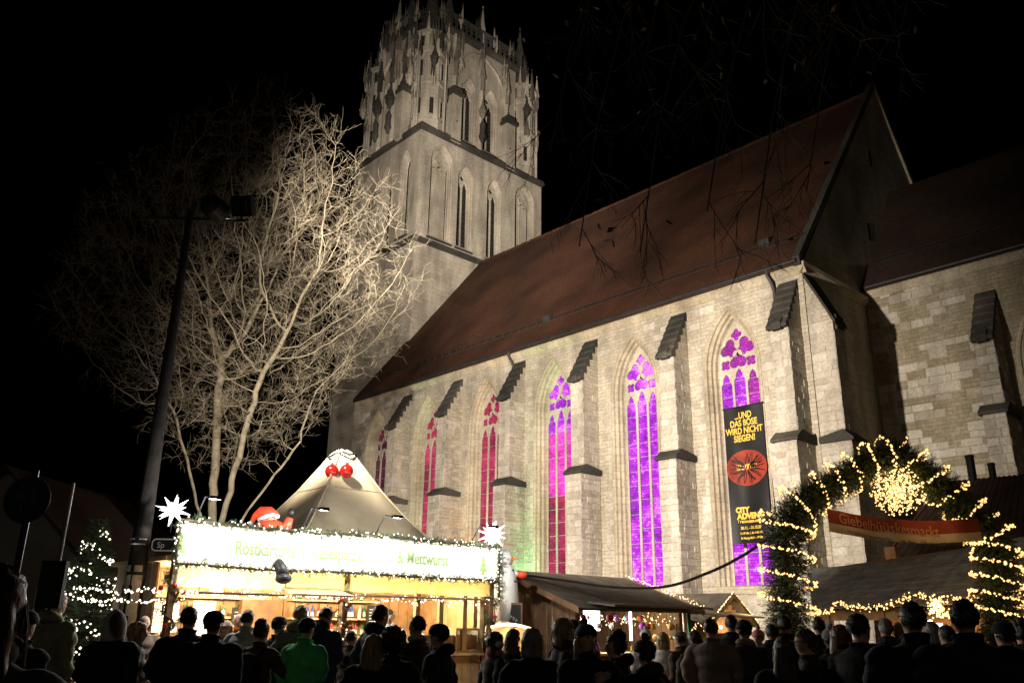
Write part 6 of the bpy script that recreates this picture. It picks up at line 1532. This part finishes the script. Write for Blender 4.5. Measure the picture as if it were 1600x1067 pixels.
        # loose strands and tufts break the outline
        for _ in range({'short': 150, 'bob': 110, 'long': 130, 'bun': 120, 'pony': 90, 'afro': 160}[style]):
            d = rvec(rng)
            if d.z < -.25 or (d.y > .35 and d.z < .55): continue
            p = V((d.x*R_[0]*.98, -.004 + d.y*R_[1]*.98, hz + .022 + d.z*R_[2]*.98))
            if style in ('short', 'afro', 'bun'): L_ = rng.uniform(.012,.03)*(2 if style == 'afro' else 1); h.tube([p, p + (d + rvec(rng)*.7).normalized()*L_], [.0045,.0012], 3, False)
            else:
                o_ = V((d.x, d.y, 0)); o_ = o_.normalized() if o_.length > .05 else V((0,-1,0)); L_ = rng.uniform(.08,.2)*(1.7 if style == 'long' else 1)
                h.tube([p, p + o_*.018 + V((0,0,-L_*.4)), p + o_*rng.uniform(.0,.03) + V((0,min(0,d.y)*.03,-L_))], [.004,.0035,.0012], 3, False)
        fin(h, 'hair', HM[hair], t)
    if hat == 'beanie':
        h = MB(); h.loft([[p + V((p.x, p.y, 0))*(.03 if k_ % 2 else 0) for k_, p in enumerate(ell((0,.004,z), rx, ry, 36))] for z, rx, ry in ((hz+.03,.094,.116),(hz+.032,.099,.121),(hz+.085,.098,.12),(hz+.088,.092,.113),(hz+.115,.082,.10),(hz+.14,.055,.07),(hz+.152,.015,.02))]); 
        if not male: 
            for _ in range(18): h.ball(V((0,0,hz+.175)) + rvec(rng)*.022, .022, 6, 4)
        fin(h, 'beanie', CM[hatc], t)
    if hat == 'cap':
        h = MB(); h.loft([ell((0,0,z), rx, ry, 20) for z, rx, ry in ((hz+.05,.09,.112),(hz+.09,.09,.11),(hz+.125,.07,.085),(hz+.138,.02,.03))]); h.prism([(-.07,.09,hz+.052),(-.05,.17,hz+.045),(.05,.17,hz+.045),(.07,.09,hz+.052)], (0,0,.008)); fin(h, 'cap', CM[hatc], t)
    if hat == 'hoodup':
        h = MB(); rg_ = []
        for j in range(9):
            u = j/8; z = 1.47 + (hz + .155 - 1.47)*u; rx = .118*math.sqrt(max(.02, 1 - max(0,u-.45)**2*3.2)); ry = .135*math.sqrt(max(.02, 1 - max(0,u-.45)**2*3.2)); P = []
            for i in range(20):
                a = 2*math.pi*i/20; y = ry*math.sin(a) - .012 - .02*u
                P.append(V((rx*math.cos(a), min(y, .055 + .02*u), z)))
            rg_.append(P)
        h.loft(rg_); fin(h, 'hood', CM[hatc], t)
    if hood:
        h = MB(); h.tube([V((.105*math.sin(a), -.03 - .095*math.cos(a), 1.49 + .035*math.cos(a))) for a in [(-2.0 + 4.0*i/12) for i in range(13)]], [.03,.042,.05,.058,.064,.068,.07,.068,.064,.058,.05,.042,.03], 9); fin(h, 'hood', CM[hatc if hood == 'fur' else coat], t)
    if not scarf and not hood and hat != 'hoodup':   # turned-up coat collar
        h = MB(); hc = rng.uniform(.045,.085); P0 = []; P1 = []
        for i in range(19):
            a = -2.6 + 5.2*i/18; rr = .088 + .006*math.sin(i*1.7+ph[2]); P0.append(V((rr*math.sin(a), -rr*math.cos(a)-.004, 1.488 + .01*math.cos(a)))); P1.append(V((rr*1.06*math.sin(a), -rr*1.06*math.cos(a)-.004, 1.488 + hc*(.7+.3*math.cos(a)))))
        for i in range(18): h.add([P0[i], P0[i+1], P1[i+1], P1[i]], [(0,1,2,3)]); 
        h.tube(P1, .007, 5); h.tube(P0, .012, 5); fin(h, 'collar', CM[coat], t)
    if scarf:
        h = MB(); h.tube([V((.083*math.cos(a), .085*math.sin(a)-.004, 1.525 + .012*math.sin(2*a))) for a in [2*math.pi*i/16 for i in range(17)]], .036, 9); fin(h, 'scarf', CM[scarf], t)
    if pack:
        h = MB(); rg_ = []
        for j in range(9):
            u = j/8; z = .98 + .44*u; e = (1 - abs(2*u-1)**4)**.5*.9 + .1; rg_.append([V((.15*e*(1 if abs(math.cos(a)) > .99 else math.copysign(abs(math.cos(a))**.5, math.cos(a))), -.24 + .085*e*math.copysign(abs(math.sin(a))**.5, math.sin(a)), z)) for a in [2*math.pi*i/16+.01 for i in range(16)]])
        h.loft(rg_)
        for s in (1,-1): h.tube([V((.10*s,-.17,1.36)), V((.12*s,-.05,1.475)), V((.125*s,.10,1.42)), V((.12*s,.165,1.25)), V((.14*s,.10,1.1)), V((.13*s,-.16,1.05))], .016, 6)
        fin(h, 'backpack', CM[pack], t)
    if glasses:
        h = MB()
        for s in (1,-1): h.tube([V((.034*s + .024*math.cos(a), .112, hz+.012 + .018*math.sin(a))) for a in [2*math.pi*i/10 for i in range(11)]], .003, 4); h.tube([V((.058*s,.11,hz+.015)), V((.082*s,.0,hz+.018))], .003, 4)
        h.tube([V((-.01,.113,hz+.015)), V((.01,.113,hz+.015))], .003, 4); fin(h, 'glasses', M['black'], t)
    if muffs:
        h = MB()
        for s in (1,-1): h.ball((.098*s,0,hz-.002), .048, 12, 8, sc=(.6,1,1))
        h.tube([V((.1*math.cos(a), 0, hz + .02 + .112*math.sin(a))) for a in [math.pi*i/10 for i in range(11)]], .008, 5); fin(h, 'earmuffs', CM[muffs], t)
    if arms[0] in ('cup',): 
        c = X(wr[1][1] + V((-.02,.09,.03))); q = MB(); q.lathe([(.03,-.05),(.036,.05),(.03,.05),(.026,-.04)], c, 10); mg = q.build('mug', CM['burgundy']); tag(mg, 'dark red mug in the hand of the ' + ' '.join(label.split()[:6]), 'mug')
    return t
H_ = math.pi
PEOPLE = [
 (-6,885,2.7,'person in dark coat with long dark hair right beside the pedestrian sign',dict(style='long',hair='dark',coat='charcoal',turn=-.1,vox=.012,male=False,scarf='charcoal')),
 (52,952,6.0,'person in dark teal coat and dark cap before the cut fir tree',dict(hat='beanie',hatc='black',coat='navy',turn=.3)),
 (97,925,8.3,'person in olive quilted jacket with dark hair before the cut fir tree',dict(coat='olive',puffer=True,hood=True,hatc='black',style='short',vox=.012,turn=.35,arms=('down','pocket'))),
 (193,953,7.4,'person in black jacket with pale grey hood up beside the mast',dict(hat='hoodup',hatc='pale',coat='black',turn=.15)),
 (228,972,7.9,'blond person in grey jacket leaning to someone in a pale hood',dict(style='bob',hair='blond',coat='grey',turn=1.2,male=False,arms=('down','hold'))),
 (236,960,12.6,'bald person standing between mast and garlanded post',dict(style='bald',coat='beige',turn=2.6)),
 (304,948,7.5,'person with short dark hair and black coat facing the shelves of the food stall',dict(coat='black',turn=.1,bulk=1.2)),
 (342,953,7.0,'broad person in black knitted cap and black coat facing the food stall',dict(hat='beanie',hatc='black',coat='black',bulk=1.3,turn=.2)),
 (363,970,12.9,'small fair-haired person looking out from the food stall queue',dict(style='bob',hair='blond',coat='beige',turn=3.0,male=False)),
 (380,957,13.2,'person with orange scarf looking out from the food stall queue',dict(coat='brown',scarf='orange',turn=2.9,style='bald')),
 (394,953,11.8,'person with dark hair and pale grey jacket at the stall counter',dict(coat='pale',turn=.2,arms=('hold','hold'))),
 (418,972,8.3,'person with curly bun and dark coat reaching one arm out beside the green coat',dict(style='bun',hair='dark',coat='brown',turn=.35,arms=('wide','cup'),male=False,pack='black')),
 (443,962,9.6,'person in black knitted cap between curly bun and green coat',dict(hat='beanie',hatc='black',coat='black',turn=.5)),
 (475,946,11.6,'person in grey hooded padded jacket with fair hair at the stall counter',dict(coat='grey',hood='fur',hatc='beige',puffer=True,style='short',hair='blond',vox=.014,turn=.2)),
 (486,964,8.2,'person in bright green coat and navy knitted cap with small bag',dict(hat='beanie',hatc='navy',coat='green',long=True,turn=.45,bulk=1.2,arms=('hold','pocket'))),
 (510,947,11.6,'person in dark blue jacket bending towards the middle stall post',dict(coat='navy',turn=.4,tilt=.45,arms=('hold','down'),legs='blue')),
 (598,945,8.4,'tall person in hooded navy parka with cropped hair beside the middle post',dict(coat='navy',hood=True,bulk=1.22,turn=.75,long=True)),
 (590,990,7.2,'person with long fair hair half hidden behind a round mop of curls',dict(style='long',hair='blond',coat='black',turn=.1,male=False)),
 (620,974,6.6,'person with round dark mop of curls and black coat',dict(style='afro',hair='dark',coat='black',turn=.2,bulk=1.15,male=False)),
 (656,962,8.2,'person with cropped hair and padded collar looking sideways before the stall',dict(coat='charcoal',puffer=True,scarf='pale',turn=-1.1,vox=.014,arms=('cup','pocket'))),
 (690,973,7.3,'person in dark cap and glasses with hooded coat before the bottle cooler',dict(hat='beanie',hatc='black',coat='black',hood=True,turn=-1.3,glasses=True,bulk=1.2)),
 (612,952,15.9,'person with white hair serving behind the stall counter',dict(style='short',hair='grey',coat='white',turn=3.0,arms=('hold','hold'),legs='black',group='people serving')),
 (776,988,8.9,'person with white earmuffs and pink scarf beside the chalkboard',dict(muffs='white',scarf='pink',coat='charcoal',style='bob',hair='brown',turn=1.2,male=False)),
 (803,982,8.8,'person with long wavy brown hair beside white earmuffs',dict(style='long',hair='brown',coat='black',turn=.5,male=False)),
 (832,982,6.6,'person with grey bobbed hair and black coat before the felt-roofed hut',dict(style='bob',hair='grey',coat='black',turn=.1,male=False,bulk=1.15)),
 (880,967,7.0,'person in thick wine-red scarf with fair bob beside grey bobbed hair',dict(style='bob',hair='blond',scarf='burgundy',coat='charcoal',turn=1.5,male=False)),
 (896,968,10.2,'person with short dark hair behind the wine-red scarf',dict(coat='black',turn=.3)),
 (917,973,6.1,'person in dark knitted cap and long fair hair facing away from the hut, looking down',dict(hat='beanie',hatc='charcoal',style='long',hair='blond',coat='black',turn=2.75,tilt=-.25,male=False,bulk=1.2,arms=('phone','pocket'))),
 (960,990,7.4,'person in profile with dark hair gathered over a raised hood, lit by hut',dict(style='bun',hair='dark',coat='black',hood=True,turn=-1.35,male=False)),
 (1004,997,6.7,'person in dark knitted cap and fur-rimmed hood before the hut counter',dict(hat='beanie',hatc='brown',coat='black',hood='fur',turn=-.6,bulk=1.2,male=False)),
 (1006,982,13.6,'person with pale cap at the counter of the felt-roofed hut',dict(hat='beanie',hatc='white',coat='pale',turn=-.4,male=False)),
 (1032,988,13.2,'person with fair hair at the counter of the felt-roofed hut',dict(style='bob',hair='blond',coat='white',turn=.2,male=False)),
 (1058,985,12.4,'person in straw-coloured cap beside the hanging cloths of the hut',dict(hat='cap',hatc='beige',coat='brown',turn=-.8)),
 (1106,966,8.4,'person in taupe coat with short dark hair before the small gabled hut',dict(coat='beige',turn=.5,long=True,bulk=1.2)),
 (1138,960,9.8,'tall person in black coat before the gable outlined with lights',dict(coat='black',turn=.3)),
 (1157,967,8.4,'person in dark cap and fur collar before the gable outlined with lights',dict(hat='beanie',hatc='black',scarf='beige',coat='charcoal',turn=.2)),
 (1178,982,12.8,'small person in pink cap and blue jacket beside the arch leg',dict(hat='beanie',hatc='pink',coat='blue',turn=-2.4,male=False)),
 (1199,974,9.2,'person in black jacket with dark hair beside the arch leg',dict(coat='black',turn=.2)),
 (1220,960,11.2,'tall person in black coat right before the arch leg',dict(coat='black',turn=.1)),
 (1216,993,6.7,'person with long wavy brown hair below the arch leg',dict(style='long',hair='brown',coat='black',turn=.25,male=False)),
 (1250,982,6.4,'person with short hair and glasses in profile below the arch leg',dict(coat='charcoal',glasses=True,turn=-1.2,hair='brown')),
 (1272,964,9.6,'person with dark hair under the fir arch',dict(coat='black',turn=.3)),
 (1288,981,8.0,'person in pale grey knitted cap under the fir arch',dict(hat='beanie',hatc='pale',coat='charcoal',turn=.2,male=False)),
 (1304,976,6.5,'person with long auburn hair and pale backpack under the fir arch',dict(style='long',hair='red',coat='black',pack='pale',turn=.35,male=False)),
 (1333,958,6.0,'person with tousled dark hair looking sideways under the fir arch',dict(coat='black',turn=1.1,bulk=1.2,style='short')),
 (1374,966,9.0,'person with grey hair under the fir arch',dict(hair='grey',coat='charcoal',turn=.1)),
 (1417,940,5.1,'broad tall person with cropped dark hair and black coat under the fir arch',dict(coat='black',bulk=1.28,turn=.05,vox=.014)),
 (1444,972,9.4,'person with grey bob between two broad dark coats',dict(style='bob',hair='grey',coat='charcoal',turn=.3,male=False)),
 (1466,976,10.0,'person with dark hair between two broad dark coats',dict(coat='black',turn=-.2)),
 (1497,936,4.9,'broad tall person with dark hair and navy coat before the purple light panel',dict(coat='navy',bulk=1.3,turn=.2,vox=.014)),
 (1554,970,7.0,'person in dark knitted cap before the arch leg by the market house',dict(hat='beanie',hatc='black',coat='black',turn=-.2)),
 (1582,971,7.6,'person with hair bun before the arch leg by the market house',dict(style='bun',hair='dark',coat='charcoal',turn=.1,male=False)),
 (1398,972,11.0,'person with fair hair far under the fir arch',dict(hair='blond',style='bob',coat='brown',turn=.2,male=False)),
 (1080,985,10.8,'person with long dark hair beside the taupe coat',dict(style='long',hair='dark',coat='charcoal',turn=-.4,male=False)),
 (555,985,9.8,'person in brown jacket stooping beside the middle stall post',dict(coat='brown',turn=.6,hair='brown')),
]
for px, y, D, lab, kw in PEOPLE:
    person(px, y, D*(1.22 if 4 < D < 10 and y < 986 else 1.1 if 4 < D < 10 else 1.0), lab, **kw)
